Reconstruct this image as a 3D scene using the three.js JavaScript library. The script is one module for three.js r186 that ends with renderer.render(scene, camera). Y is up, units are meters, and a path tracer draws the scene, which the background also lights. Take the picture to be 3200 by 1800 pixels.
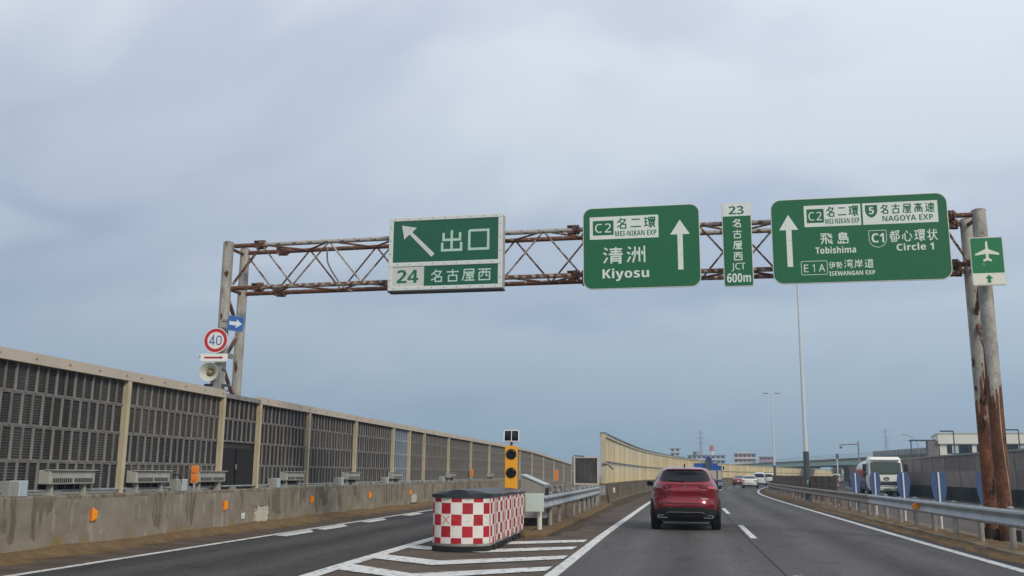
import * as THREE from 'three';
import { mergeGeometries, toCreasedNormals } from 'three/addons/utils/BufferGeometryUtils.js';
import { RoundedBoxGeometry } from 'three/addons/geometries/RoundedBoxGeometry.js';

// ---------------------------------------------------------------- camera, sky, sun, exposure
const scene = new THREE.Scene();
const camera = new THREE.PerspectiveCamera(33.78, 16 / 9, 0.1, 4000);
camera.position.set(0, 1.46, 0);
camera.rotation.order = 'YXZ';
camera.rotation.x = 11.044 * Math.PI / 180;
camera.rotation.z = 0.0087;
const renderer = new THREE.WebGLRenderer();
renderer.toneMapping = THREE.LinearToneMapping;
renderer.toneMappingExposure = 1.22;
renderer.shadowMap.enabled = true;

let seed = 7;
const rnd = () => { seed = (seed * 1664525 + 1013904223) % 4294967296; return seed / 4294967296; };
const mix = (a, b, t) => a + (b - a) * t;
const clamp = (v, a = 0, b = 1) => Math.min(b, Math.max(a, v));
const sstep = (a, b, v) => { const t = clamp((v - a) / (b - a)); return t * t * (3 - 2 * t); };
const hash = (x, y, k) => { let h = (x * 374761393 + y * 668265263 + k * 974711) | 0; h = Math.imul(h ^ (h >>> 13), 1274126177); h ^= h >>> 16; return (h >>> 0) / 4294967296; };
// value noise, tiles after px by py cells
function vn(x, y, px, py, k = 0) {
  const xi = Math.floor(x), yi = Math.floor(y), fx = x - xi, fy = y - yi;
  const u = fx * fx * (3 - 2 * fx), v = fy * fy * (3 - 2 * fy);
  const m = (a, n) => ((a % n) + n) % n;
  const a = hash(m(xi, px), m(yi, py), k), b = hash(m(xi + 1, px), m(yi, py), k);
  const c = hash(m(xi, px), m(yi + 1, py), k), d = hash(m(xi + 1, px), m(yi + 1, py), k);
  return mix(mix(a, b, u), mix(c, d, u), v);
}
function fbm(x, y, px, py, oct, k = 0) {
  let s = 0, a = 0.5, t = 0;
  for (let i = 0; i < oct; i++) { s += a * vn(x, y, px, py, k + i); t += a; a *= 0.5; x *= 2; y *= 2; px *= 2; py *= 2; }
  return s / t;
}
const lin = (c) => { c /= 255; return c <= 0.04045 ? c / 12.92 : ((c + 0.055) / 1.055) ** 2.4; };

// overcast sky: a layered cloud sheet, brighter overhead, bluer near the horizon
{
  const w = 1024, h = 512, data = new Float32Array(w * h * 4);
  for (let j = 0; j < h; j++) for (let i = 0; i < w; i++) {
    const lat = ((j + 0.5) / h - 0.5) * Math.PI, lon = ((i + 0.5) / w - 0.5) * 2 * Math.PI;
    const dy = Math.sin(lat), dx = Math.cos(lat) * Math.cos(lon), dz = Math.cos(lat) * Math.sin(lon);
    const e = Math.max(dy, 0), q = 1 / (e + 0.2);
    const X = dx * q + 40, Z = dz * q + 40;                       // where the view ray meets the cloud sheet
    const warp = fbm(X * 0.6, Z * 0.6, 999, 999, 3, 61), P = (X * 0.82 + Z * 0.57) * 0.95 + warp * 1.2, Q = (Z * 0.82 - X * 0.57) * 1.5 + warp * 1.2;
    const n1 = fbm(P + 7, Q + 3, 999, 999, 6, 20), n2 = fbm(P * 2.1 + 9, Q * 1.7 + 5, 999, 999, 6, 40);
    const t = sstep(-0.03, 0.54, dy) ** 0.54;
    let r = mix(140, 228, t), g = mix(164, 235, t), b = mix(185, 245, t);
    const k = 0.3 + 0.7 * sstep(0.02, 0.25, dy), cl = sstep(0.43, 0.64, n1 * 0.5 + n2 * 0.5);   // thicker cloud: greyer, a little violet
    r -= 27 * cl * k; g -= 24 * cl * k; b -= 15 * cl * k;
    const br = sstep(0.45, 0.7, n2) * k; r += 15 * br; g += 12 * br; b += 8 * br;
    const lit = 15 * (dx * 0.8 + dz * 0.3); r += lit; g += lit; b += lit * 0.9;   // the side the sun is on
    if (dy < 0) { r = 120; g = 126; b = 128; }
    const EX = 1 / 1.22;
    const o = (j * w + i) * 4;
    data[o] = lin(r) * EX; data[o + 1] = lin(g) * EX; data[o + 2] = lin(b) * EX; data[o + 3] = 1;
  }
  const tex = new THREE.DataTexture(data, w, h, THREE.RGBAFormat, THREE.FloatType);
  tex.mapping = THREE.EquirectangularReflectionMapping; tex.magFilter = THREE.LinearFilter; tex.minFilter = THREE.LinearFilter;
  tex.wrapS = THREE.RepeatWrapping; tex.needsUpdate = true;
  scene.background = tex; scene.environment = tex;
}
const sun = new THREE.DirectionalLight(0xfff2df, 1.5);
sun.position.set(45, 50, 32); sun.target.position.set(6, 0, -30);
sun.castShadow = true; sun.shadow.radius = 20; sun.shadow.mapSize.set(2048, 2048);
Object.assign(sun.shadow.camera, { left: -80, right: 80, top: 90, bottom: -90, near: 1, far: 260 });
scene.add(sun, sun.target);
scene.fog = new THREE.FogExp2(0x9db3c2, 0.0006);

// ---------------------------------------------------------------- textures and materials
function tex(w, h, f, color = true) {
  const d = new Uint8Array(w * h * 4);
  for (let j = 0; j < h; j++) for (let i = 0; i < w; i++) {
    const c = f((i + 0.5) / w, (j + 0.5) / h), o = (j * w + i) * 4;
    if (color) { d[o] = clamp(c[0], 0, 255); d[o + 1] = clamp(c[1], 0, 255); d[o + 2] = clamp(c[2], 0, 255); } else d[o] = d[o + 1] = d[o + 2] = clamp(c * 255, 0, 255);
    d[o + 3] = 255;
  }
  const t = new THREE.DataTexture(d, w, h); t.wrapS = t.wrapT = THREE.RepeatWrapping;
  t.magFilter = THREE.LinearFilter; t.minFilter = THREE.LinearMipmapLinearFilter; t.generateMipmaps = true; t.anisotropy = 8;
  if (color) t.colorSpace = THREE.SRGBColorSpace;
  t.needsUpdate = true; return t;
}
const rep = (t, x, y) => { t.repeat.set(x, y); return t; };
const M = {};
const std = (o) => new THREE.MeshStandardMaterial({ roughness: 0.8, ...o });
const matte = (o) => new THREE.MeshPhysicalMaterial({ roughness: 0.95, specularIntensity: 0.25, ...o });
const phys = (o) => new THREE.MeshPhysicalMaterial(o);
const rgb = (r, g, b) => new THREE.Color().setRGB(lin(r), lin(g), lin(b));
const paint = (r, g, b, o = {}) => std({ color: rgb(r, g, b), roughness: 0.6, ...o });
const grain = rep(tex(256, 256, (u, v) => 0.5 + 0.5 * (fbm(u * 128, v * 128, 128, 128, 2, 3) - 0.5) + 0.3 * (fbm(u * 16, v * 16, 16, 16, 3, 9) - 0.5), false), 1, 1);
// speckled surface: base colour, coarse patches and fine grain; size = metres a tile covers
function speck(base, patch, fine, size, opt = {}, k = 0) {
  const m = rep(tex(512, 512, (u, v) => {
    const a = (fbm(u * 6, v * 6, 6, 6, 4, k + 1) - 0.5) * patch * 2, b = (vn(u * 256, v * 256, 256, 256, k + 7) - 0.5) * fine * 2 + (hash(u * 512 | 0, v * 512 | 0, k) - 0.5) * fine;
    return base.map((c, i) => c + a * (opt.warm ? [1, 0.92, 0.8][i] : 1) + b);
  }), 1 / size, 1 / size);
  return matte({ map: m, roughness: opt.rough ?? 0.95, bumpMap: grain, bumpScale: opt.bump ?? 0.003 });
}
// asphalt: fine stone grain, faint wheel tracks worn along the lane (uv.x across, uv.y along, metres)
const asphaltTex = (base, warm, k, tracks = []) => rep(tex(1024, 1024, (u, v) => {
  const a = (fbm(u * 5, v * 4, 5, 4, 5, k) - 0.5) * 17, b = (vn(u * 512, v * 512, 512, 512, k + 8) - 0.5) * 20 + (hash(u * 1024 | 0, v * 1024 | 0, k) - 0.5) * 16;
  const st = (fbm(u * 40, v * 3, 40, 3, 3, k + 30) - 0.5) * 9;
  const spot = fbm(u * 24, v * 24, 24, 24, 3, k + 15) > 0.73 ? -7 : 0;
  let tr = 0; for (const [c, w, g] of tracks) { const d = (u * 9 - c + (fbm(v * 9, 0.5 + c, 9, 1, 3, k + 70) - 0.5) * 0.3) / w; tr += g * Math.exp(-d * d) * (0.55 + 0.9 * fbm(u * 30, v * 8, 30, 8, 3, k + 80)); }
  const cr = Math.abs(fbm(u * 7, v * 5, 7, 5, 4, k + 90) - 0.5) < 0.0035 && fbm(u * 3, v * 3, 3, 3, 2, k + 95) > 0.58 ? -9 : 0;   // fine cracks
  const s = a + b + st + spot + tr + cr;
  return [base + s + warm, base + s, base + s - warm * 0.6];
}), 1 / 9, 1 / 22);
M.asphalt = matte({ map: asphaltTex(86, 2, 5, [[1.0, 0.33, 9], [2.65, 0.33, 9], [1.82, 0.3, -9], [4.55, 0.33, 8], [6.25, 0.33, 8], [5.4, 0.3, -8], [7.7, 0.25, -8]]), roughness: 0.88, bumpMap: grain, bumpScale: 0.004 });
M.asphaltRamp = matte({ map: asphaltTex(71, 2, 25, [[1.05, 0.33, 8], [2.75, 0.33, 8], [1.9, 0.3, -8]]), bumpMap: grain, bumpScale: 0.004 });
M.asphaltOld = matte({ map: asphaltTex(86, 6, 55), roughness: 0.92, bumpMap: grain, bumpScale: 0.004 });
M.asphaltGore = speck([92, 82, 73], 16, 12, 3.1, { warm: true, bump: 0.005 }, 70);
M.dirt = speck([112, 92, 66], 26, 20, 1.7, { warm: true, bump: 0.02 }, 90);
M.dirtDark = speck([84, 74, 58], 24, 18, 1.3, { warm: true, bump: 0.02 }, 95);
M.ground = speck([112, 112, 96], 22, 14, 40, { bump: 0.05 }, 99);
// road paint, worn with small chips
M.line = std({ map: rep(tex(512, 512, (u, v) => { const w = fbm(u * 20, v * 20, 20, 20, 4, 33), c = w > 0.66 ? 150 : 214 - 26 * (fbm(u * 5, v * 5, 5, 5, 3, 34) - 0.4) + (hash(u * 512 | 0, v * 512 | 0, 3) - 0.5) * 16; return [c, c, c - 5]; }), 0.5, 0.5), roughness: 0.7 });
// stained concrete barrier: uv.x along (24 m tile), uv.y height; rain streaks with edges, dirt line at the foot
const barrierTex = (k, lift) => rep(tex(1024, 128, (u, v) => {
  const y = v * 1.28, n = fbm(u * 60, v * 5, 60, 5, 4, k);
  const str = fbm(u * 220, v * 2, 220, 2, 2, k + 5), top = fbm(u * 34, 0.5, 34, 1, 4, k + 9);
  let c = 136 + lift + (n - 0.5) * 34 + (hash(u * 1024 | 0, v * 128 | 0, k) - 0.5) * 10;
  const reach = 0.98 - 0.9 * sstep(0.42, 0.72, top) * (0.4 + 0.6 * str);
  if (y > reach) c -= 30 * sstep(0.40, 0.62, str + (n - 0.5) * 0.5);
  if (str > 0.70 && top < 0.5) c += 16;
  const warm = 11 + (y + (n - 0.5) * 0.7 + (str - 0.5) * 0.35 < 0.13 ? 15 : 0);   // splashed mud, ragged outline
  return [c + warm * 0.7, c - 1, c - warm * 1.4];
}), 1 / 24, 1 / 1.28);
M.barrier = matte({ map: barrierTex(120, -4), roughness: 0.92, bumpMap: grain, bumpScale: 0.004 });
M.barrierMid = matte({ map: barrierTex(150, -34), roughness: 0.92, bumpMap: grain, bumpScale: 0.004 });
M.barrierDark = speck([50, 52, 51], 18, 10, 5, {}, 160);
M.kerb = speck([116, 106, 90], 24, 14, 2.3, { warm: true, bump: 0.006 }, 170);
// metals and rust: blotches of rust with an outline on weathered paint
const rustTex = (amount, k, pr = [160, 154, 143]) => rep(tex(256, 256, (u, v) => {
  const n = fbm(u * 5, v * 5, 5, 5, 5, k), f = fbm(u * 32, v * 32, 32, 32, 3, k + 9), r = n + (f - 0.5) * 0.25 < amount ? 1 : 0;
  const e = Math.abs(n + (f - 0.5) * 0.25 - amount) < 0.018 ? 18 : 0;
  return r ? [104 + (f - 0.5) * 60 + e, 70 + (f - 0.5) * 46, 54 + (f - 0.5) * 36] : [pr[0] + (f - 0.5) * 40 - e, pr[1] + (f - 0.5) * 40 - e, pr[2] + (f - 0.5) * 36 - e * 1.4];
}), 2.3, 2.3);
M.rust = std({ map: rustTex(0.62, 200), roughness: 0.85, bumpMap: grain, bumpScale: 0.003 });
M.rustHalf = std({ map: rustTex(0.47, 210), roughness: 0.75, bumpMap: grain, bumpScale: 0.002 });
M.rustLow = std({ map: rustTex(0.38, 220, [172, 171, 165]), roughness: 0.65, metalness: 0.1 });
M.galv = std({ map: rep(tex(256, 256, (u, v) => { const c = 158 + (fbm(u * 7, v * 7, 7, 7, 4, 230) - 0.5) * 46 + (hash(u * 256 | 0, v * 256 | 0, 2) - 0.5) * 8; return [c - 2, c + 2, c + 5]; }), 0.8, 0.8), roughness: 0.5, metalness: 0.35 });
M.galvDull = std({ map: rep(tex(256, 256, (u, v) => { const c = 140 + (fbm(u * 6, v * 9, 6, 9, 4, 240) - 0.5) * 58; return [c + 3, c, c - 5]; }), 0.7, 0.7), roughness: 0.65, metalness: 0.2 });
M.railRust = std({ map: rustTex(0.4, 250, [138, 134, 130]), roughness: 0.7, metalness: 0.15 });
M.lamp = paint(206, 212, 214, { roughness: 0.4, metalness: 0.2 });
M.lampDark = paint(70, 76, 84);
// noise wall
const panelTex = (c0, k, amp = 16) => rep(tex(256, 256, (u, v) => { const n = (fbm(u * 6, v * 6, 6, 6, 4, k) - 0.5) * amp * 2, s = (fbm(u * 50, v * 2, 50, 2, 2, k + 4) - 0.5) * amp; return c0.map((c) => c + n + s); }), 0.4, 0.4);
M.panel = [0, 1, 2, 3, 4].map((i) => matte({ map: panelTex([[90, 88, 87], [80, 80, 81], [99, 96, 92], [86, 82, 78], [76, 78, 82]][i], 260 + i * 7, 22) }));
M.rib = [0, 1].map((i) => matte({ map: panelTex([[140, 136, 131], [124, 121, 118]][i], 280 + i * 5) }));
M.acoustic = std({ map: panelTex([106, 118, 128], 290), roughness: 0.4 });
M.ribPale = std({ map: panelTex([150, 162, 172], 293), roughness: 0.4 });
M.postBeige = std({ map: panelTex([192, 179, 150], 300, 12), roughness: 0.6 });
M.capBeige = std({ map: panelTex([196, 183, 165], 305, 9), roughness: 0.6 });
M.beige = [0, 1, 2].map((i) => matte({ map: panelTex([[214, 196, 150], [207, 188, 145], [219, 201, 158]][i], 310 + i * 5, 10) }));
M.greyPanel = [0, 1, 2].map((i) => matte({ map: panelTex([[136, 128, 124], [126, 119, 116], [144, 135, 130]][i], 330 + i * 5, 11) }));
M.darkDoor = std({ map: panelTex([58, 54, 52], 350, 8), roughness: 0.6 });
M.box = std({ map: panelTex([150, 152, 146], 355, 14), roughness: 0.55, metalness: 0.1 });
M.boxBlue = paint(176, 190, 196, { roughness: 0.5 });
M.housing = std({ map: panelTex([172, 172, 163], 360, 12), roughness: 0.6, metalness: 0.1 });
M.black = paint(26, 27, 30, { roughness: 0.5 });
M.blackRough = paint(30, 30, 31, { roughness: 0.9 });
M.white = paint(226, 228, 224, { roughness: 0.45 });
M.offWhite = paint(214, 214, 204, { roughness: 0.5 });
M.amber = phys({ color: rgb(240, 150, 20), roughness: 0.25, clearcoat: 0.6 });
M.orange = paint(232, 112, 32, { roughness: 0.4 });
M.yellow = paint(236, 166, 36, { roughness: 0.4 });
M.glassDark = phys({ color: rgb(16, 19, 22), roughness: 0.07, specularIntensity: 0.7 });
M.tyre = paint(24, 24, 25, { roughness: 0.9 });
M.rim = paint(150, 153, 157, { roughness: 0.3, metalness: 0.8 });
M.chrome = paint(205, 207, 210, { roughness: 0.15, metalness: 0.95 });
M.trim = paint(28, 29, 31, { roughness: 0.7 });

// ---------------------------------------------------------------- building helpers
const names = {};
const numbered = (n) => { names[n] = (names[n] ?? -1) + 1; return names[n] ? n + '_' + String(names[n]).padStart(3, '0') : n; };
function shadow(o) { o.castShadow = o.receiveShadow = true; return o; }
// uv in metres from the face's main direction
function uvm(g) {
  const a = g.index ? g.toNonIndexed() : g; if (!a.attributes.normal) a.computeVertexNormals();
  const p = a.attributes.position, uv = new Float32Array(p.count * 2), A = new THREE.Vector3(), B = new THREE.Vector3(), C = new THREE.Vector3();
  for (let i = 0; i < p.count; i += 3) {
    A.fromBufferAttribute(p, i); B.fromBufferAttribute(p, i + 1).sub(A); C.fromBufferAttribute(p, i + 2).sub(A); B.cross(C);
    const x = Math.abs(B.x), y = Math.abs(B.y), z = Math.abs(B.z), k = y >= x && y >= z ? 0 : x >= z ? 1 : 2;
    for (let q = i; q < i + 3; q++) { const X = p.getX(q), Y = p.getY(q), Z = p.getZ(q); uv[q * 2] = k === 1 ? Z : X; uv[q * 2 + 1] = k === 0 ? Z : Y; }
  }
  a.setAttribute('uv', new THREE.BufferAttribute(uv, 2)); return a;
}
const join = (list) => (list.length === 1 ? list[0] : mergeGeometries(list.map((g) => { const a = g.index ? g.toNonIndexed() : g; if (!a.attributes.normal) a.computeVertexNormals(); if (!a.attributes.uv) uvm(a); for (const n of Object.keys(a.attributes)) if (!['position', 'normal', 'uv'].includes(n)) a.deleteAttribute(n); return a; })));
function mesh(name, g, m, parent = scene, keepUv = false) {
  let geo = Array.isArray(g) ? join(g) : g;
  if (!keepUv) geo = uvm(geo);
  const o = shadow(new THREE.Mesh(geo, m)); o.name = parent === scene ? numbered(name) : name; parent.add(o); return o;
}
function thing(name, label, category, pos = [0, 0, 0], turn = 0, group) {
  const o = new THREE.Group(); o.name = numbered(name); o.position.set(...pos); o.rotation.y = turn; o.userData = { label, category };
  if (group) o.userData.group = group;
  scene.add(o); return o;
}
function tag(o, label, category, group) { o.userData.label = label; o.userData.category = category; if (group) o.userData.group = group; return o; }
function struct(name, g, m, keepUv = true) { const o = mesh(name, g, m, scene, keepUv); o.userData.kind = 'structure'; return o; }
function dup(src, label, pos, turn) { const c = src.clone(); c.name = numbered(src.name.replace(/_\d\d\d$/, '')); c.userData = { ...src.userData, label }; c.position.set(...pos); if (turn !== undefined) c.rotation.y = turn; scene.add(c); return c; }
const bx = (w, h, d, x = 0, y = 0, z = 0, ry = 0, rx = 0, rz = 0) => { const g = new THREE.BoxGeometry(w, h, d); if (rx) g.rotateX(rx); if (rz) g.rotateZ(rz); if (ry) g.rotateY(ry); return g.translate(x, y, z); };
const rbx = (w, h, d, r, x = 0, y = 0, z = 0, ry = 0) => { const g = new RoundedBoxGeometry(w, h, d, 2, r); if (ry) g.rotateY(ry); return g.translate(x, y, z); };
const V = (x, y, z) => new THREE.Vector3(x, y, z);
function rod(a, b, r, seg = 10, r2 = r, open = false) {
  const A = V(...a), B = V(...b), d = B.clone().sub(A), g = new THREE.CylinderGeometry(r2, r, d.length(), seg, 1, open);
  g.applyQuaternion(new THREE.Quaternion().setFromUnitVectors(V(0, 1, 0), d.normalize())); return g.translate((A.x + B.x) / 2, (A.y + B.y) / 2, (A.z + B.z) / 2);
}
const tube = (pts, r, seg = 8, n = 24) => new THREE.TubeGeometry(new THREE.CatmullRomCurve3(pts.map((p) => V(...p))), n, r, seg);
function lathe(pts, seg = 24) { return new THREE.LatheGeometry(pts.map((p) => new THREE.Vector2(...p)), seg); }
function rrShape(w, h, r, x = 0, y = 0) {
  const s = new THREE.Shape(), a = x - w / 2, b = y - h / 2; s.moveTo(a + r, b); s.lineTo(a + w - r, b); s.absarc(a + w - r, b + r, r, -Math.PI / 2, 0); s.lineTo(a + w, b + h - r); s.absarc(a + w - r, b + h - r, r, 0, Math.PI / 2);
  s.lineTo(a + r, b + h); s.absarc(a + r, b + h - r, r, Math.PI / 2, Math.PI); s.lineTo(a, b + r); s.absarc(a + r, b + r, r, Math.PI, 1.5 * Math.PI); return s;
}
const ext = (s, depth, bev = 0) => new THREE.ExtrudeGeometry(s, { depth, bevelEnabled: bev > 0, bevelSize: bev, bevelThickness: bev, bevelSegments: 2, curveSegments: 10 });
function quads(list) {   // list of [a,b,c,d] corner triples, counter-clockwise
  const p = [], uv = [];
  for (const [a, b, c, d] of list) { p.push(...a, ...b, ...c, ...a, ...c, ...d); }
  const g = new THREE.BufferGeometry(); g.setAttribute('position', new THREE.Float32BufferAttribute(p, 3)); g.computeVertexNormals(); return uvm(g);
}
// a road line in plan: dense samples of position and heading
class Path {
  constructor(pts, step = 1) {
    const c = new THREE.CatmullRomCurve3(pts.map(([x, d]) => V(x, 0, -d)), false, 'centripetal'), L = c.getLength(), n = Math.round(L / step); c.arcLengthDivisions = 1200; c.updateArcLengths();
    this.L = L; this.p = []; this.t = []; for (let i = 0; i <= n; i++) { this.p.push(c.getPointAt(i / n)); this.t.push(c.getTangentAt(i / n)); }
    this.step = L / n; this.s0 = 0; this.drop = () => 0;
  }
  at(s, off = 0, y = 0) {
    const f = clamp((s - this.s0) / this.step, 0, this.p.length - 1.0001), i = Math.floor(f), k = f - i;
    const x = mix(this.p[i].x, this.p[i + 1].x, k), z = mix(this.p[i].z, this.p[i + 1].z, k), tx = mix(this.t[i].x, this.t[i + 1].x, k), tz = mix(this.t[i].z, this.t[i + 1].z, k), l = Math.hypot(tx, tz);
    return [x - tz / l * off, y - this.drop(s), z + tx / l * off];
  }
  turn(s) { const f = clamp((s - this.s0) / this.step, 0, this.p.length - 1.0001), t = this.t[Math.floor(f)]; return Math.atan2(-t.x, -t.z); }   // rotation.y of a thing whose front is -z
  sAt(d) { for (let i = 1; i < this.p.length; i++) if (-this.p[i].z > d) return this.s0 + this.step * (i - (-this.p[i].z - d) / (this.p[i - 1].z - this.p[i].z)); return this.s0 + this.L; }
}
const steps = (a, b, st) => { const n = Math.max(1, Math.round((b - a) / st)), o = []; for (let i = 0; i <= n; i++) o.push(mix(a, b, i / n)); return o; };
// sweep an open profile [[off, y], ...] along a path; uv.x = along, uv.y = running height or width
function sweep(path, a, b, prof, st = 2, capEnds = false, wob = null) {
  const S = steps(a, b, st), p = [], uv = [];
  let acc = [0]; for (let i = 1; i < prof.length; i++) acc.push(acc[i - 1] + Math.hypot(prof[i][0] - prof[i - 1][0], prof[i][1] - prof[i - 1][1]));
  const P = S.map((s) => prof.map(([o, y], i) => { const w = wob ? wob(s, i) : [0, 0]; return path.at(s, o + w[0], y + w[1]); }));
  for (let i = 0; i + 1 < S.length; i++) for (let j = 0; j + 1 < prof.length; j++) {
    p.push(...P[i][j], ...P[i + 1][j], ...P[i + 1][j + 1], ...P[i][j], ...P[i + 1][j + 1], ...P[i][j + 1]);
    uv.push(S[i], acc[j], S[i + 1], acc[j], S[i + 1], acc[j + 1], S[i], acc[j], S[i + 1], acc[j + 1], S[i], acc[j + 1]);
  }
  if (capEnds) for (const i of [0, S.length - 1]) for (let j = 1; j + 1 < prof.length; j++) { p.push(...P[i][0], ...P[i][j], ...P[i][j + 1]); for (const q of [0, j, j + 1]) uv.push(prof[q][0], prof[q][1]); }
  const g = new THREE.BufferGeometry(); g.setAttribute('position', new THREE.Float32BufferAttribute(p, 3)); g.setAttribute('uv', new THREE.Float32BufferAttribute(uv, 2)); g.computeVertexNormals(); return g;
}
function ribbon(path, a, b, o0, o1, y, st = 2) {   // flat strip, uv.x across and uv.y along in metres
  const g = sweep(path, a, b, [[o0, y], [o1, y]], st), u = g.attributes.uv; for (let i = 0; i < u.count; i++) u.setXY(i, mix(o0, o1, u.getY(i) / Math.abs(o1 - o0)), u.getX(i)); return g;
}
function flat(pts, y) {   // polygon on the ground from [x, d] corners
  const s = new THREE.Shape(pts.map(([x, d]) => new THREE.Vector2(x, d))), g = new THREE.ShapeGeometry(s); g.rotateX(-Math.PI / 2); return g.translate(0, y, 0);
}

// ---------------------------------------------------------------- the roads
const main = new Path([[-13, -60], [-7.4, -30], [-1.98, 0], [0.6, 14.3], [2.31, 24], [4.04, 33.4], [6.89, 48.8], [9.4, 62], [12.9, 79], [17.4, 97], [21.7, 112], [29.3, 137], [41.5, 174], [64, 226], [120, 345], [170, 440]]);
const rampX = (d) => -6.51 + 0.1537 * (d - 16.4);
const ramp = new Path([[rampX(-60), -60], [rampX(0), 0], [rampX(60), 60], [rampX(140), 140]]);
ramp.s0 = -(76.4) * 1.01174; ramp.drop = (s) => (s < 58 ? 0 : s < 72 ? 0.00064 * (s - 58) ** 2 : 0.125 + 0.018 * (s - 72));
const md = (d) => main.sAt(d);
const mainEnd = main.L - 1;

struct('ground', flat([[-1500, -200], [1500, -200], [1500, 2600], [-1500, 2600]], -1.6), M.ground).rotation.x = 0;
struct('gore_pavement', flat([[rampX(-50) + 3.6, -50], [rampX(24) + 3.6, 24], [rampX(52) + 3.6, 52], [8.6, 52], [4.0, 24], [-9.4, -50]], -0.008), M.asphaltGore, false);
struct('road', ribbon(main, 0, mainEnd, -0.12, 7.9, 0, 3), M.asphalt);
struct('road_shoulder', ribbon(main, md(40), mainEnd, -2.0, -0.12, -0.004, 3), M.asphaltGore);
struct('exit_ramp', ribbon(ramp, -70, 118, -0.08, 3.95, -0.002, 3), M.asphaltRamp);
struct('ramp_shoulder', ribbon(ramp, -70, 118, -1.75, -0.08, -0.004, 3), M.asphaltGore);
struct('opposite_road', ribbon(main, 0, mainEnd, 8.95, 18.4, -0.002, 3), M.asphaltOld);

// ---------------------------------------------------------------- painted markings (each stripe its own piece of paint)
const LY = 0.004;
const mark = (name, g) => struct(name, g, M.line, false);
const edge = (o, w, a, b, path = main, y = LY) => ribbon(path, a, b, o - w / 2, o + w / 2, y, 1.5);
mark('edge_line', edge(0, 0.2, md(-20), md(140)));
mark('edge_line', edge(7.22, 0.2, md(-20), md(230)));
mark('edge_line', edge(0, 0.16, -60, 70, ramp));
mark('edge_line', edge(9.25, 0.15, md(5), md(140), main, 0.003));
mark('edge_line', edge(17.2, 0.15, md(20), md(140), main, 0.003));
for (let k = -1; k < 9; k++) { const s = md(9.3) + 14.6 * k; mark('lane_dash', edge(3.56, 0.15, s, s + 6)); }
for (let k = 0; k < 5; k++) { const s = md(30) + 15 * k; mark('lane_dash', edge(13.2, 0.14, s, s + 6, main, 0.003)); }
mark('gore_line', flat([[-3.9, 7], [-3.55, 7], [-2.52, 15.6], [-1.68, 21.5], [-1.35, 23.6], [-1.55, 23.6], [-1.84, 22.2], [-2.68, 16.4]], LY));
mark('chevron_stripe', flat([[-2.42, 17.9], [-1.17, 16.57], [1.06, 17.82], [0.93, 17.08], [-1.24, 15.77], [-2.52, 17.1]], LY + 0.001));
mark('chevron_stripe', flat([[-2.7, 16.05], [-1.42, 14.45], [0.69, 15.72], [0.56, 15.02], [-1.42, 13.72], [-2.8, 15.15]], LY + 0.001));
mark('chevron_stripe', flat([[-2.95, 14.1], [-1.62, 12.35], [0.34, 13.55], [0.22, 12.9], [-1.65, 11.65], [-3.1, 13.2]], LY + 0.001));
mark('chevron_stripe', flat([[-2.12, 20.2], [-1.49, 19.5], [-1.0, 18.9], [-0.3, 19.15], [1.38, 20.0], [1.23, 19.25], [-0.5, 18.3], [-1.45, 18.75], [-2.2, 19.45]], LY + 0.001));
mark('chevron_stripe', flat([[-0.35, 21.05], [1.76, 22.08], [1.61, 21.3], [-0.35, 20.25]], LY + 0.001));
for (const d of [22.6, 25.2, 29.0, 33.6, 38.6]) {   // slow-down teeth beside the ramp's edge line
  const s = (d - 16.4) * 1.0117, q = (ss, o) => { const p = ramp.at(ss, o); return [p[0], -p[2]]; };
  mark('slowdown_mark', flat([q(s, 0.14), q(s + 2.3, 0.14), q(s + 1.5, 0.52), q(s - 0.2, 0.5)], LY + 0.001));
}
struct('expansion_joint', ribbon(new Path([[5.3, 39.3], [8.9, 38.5], [12.3, 37.5]]), 0, 7, -0.05, 0.05, 0.0035, 1), M.kerb);
struct('asphalt_seam', ribbon(main, md(8), md(60), 3.38, 3.41, 0.0032, 1.5), M.blackRough);

// ---------------------------------------------------------------- median with kerb and grit
{
  const w = (s, i) => { const n = vn(s * 0.8, i * 3.1, 999, 999, 77) - 0.5, m = vn(s * 3.1, i * 5.3, 999, 999, 78) - 0.5; return i === 0 || i === 6 ? [n * 0.16, 0] : [n * 0.05, (n * 0.03 + m * 0.03)]; };
  struct('median_kerb', sweep(main, md(-10), md(240), [[7.82, -0.01], [7.86, 0.1], [8.02, 0.115], [8.4, 0.1], [8.75, 0.1], [9.0, 0.1], [9.04, -0.01]], 0.6, false, w), M.kerb);
  const g = sweep(main, md(-10), md(110), [[7.58, 0.0035], [7.75, 0.02], [7.9, 0.09], [8.05, 0.125], [8.5, 0.13]], 0.4, false, (s, i) => { const n = vn(s * 1.3, i * 2.7, 999, 999, 87) - 0.45, m = vn(s * 5, i * 4.1, 999, 999, 88) - 0.5; return [i ? 0 : -n * 0.35, i === 0 ? 0 : n * 0.05 + m * 0.03]; });
  struct('roadside_grit', g, M.dirt, true);
  const r2 = sweep(ramp, -30, 80, [[-1.72, 0.13], [-1.62, 0.1], [-1.42, 0.03], [-1.12, -0.001]], 0.45, false, (s, i) => { const n = vn(s * 0.9, i * 2.7, 999, 999, 67) - 0.45, m = vn(s * 4, i * 4.1, 999, 999, 68) - 0.5; return [i === 3 ? n * 0.5 : i * m * 0.03, i === 3 ? 0 : n * 0.07 + m * 0.02]; });
  struct('roadside_grit', r2, M.dirt, true);
}
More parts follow.
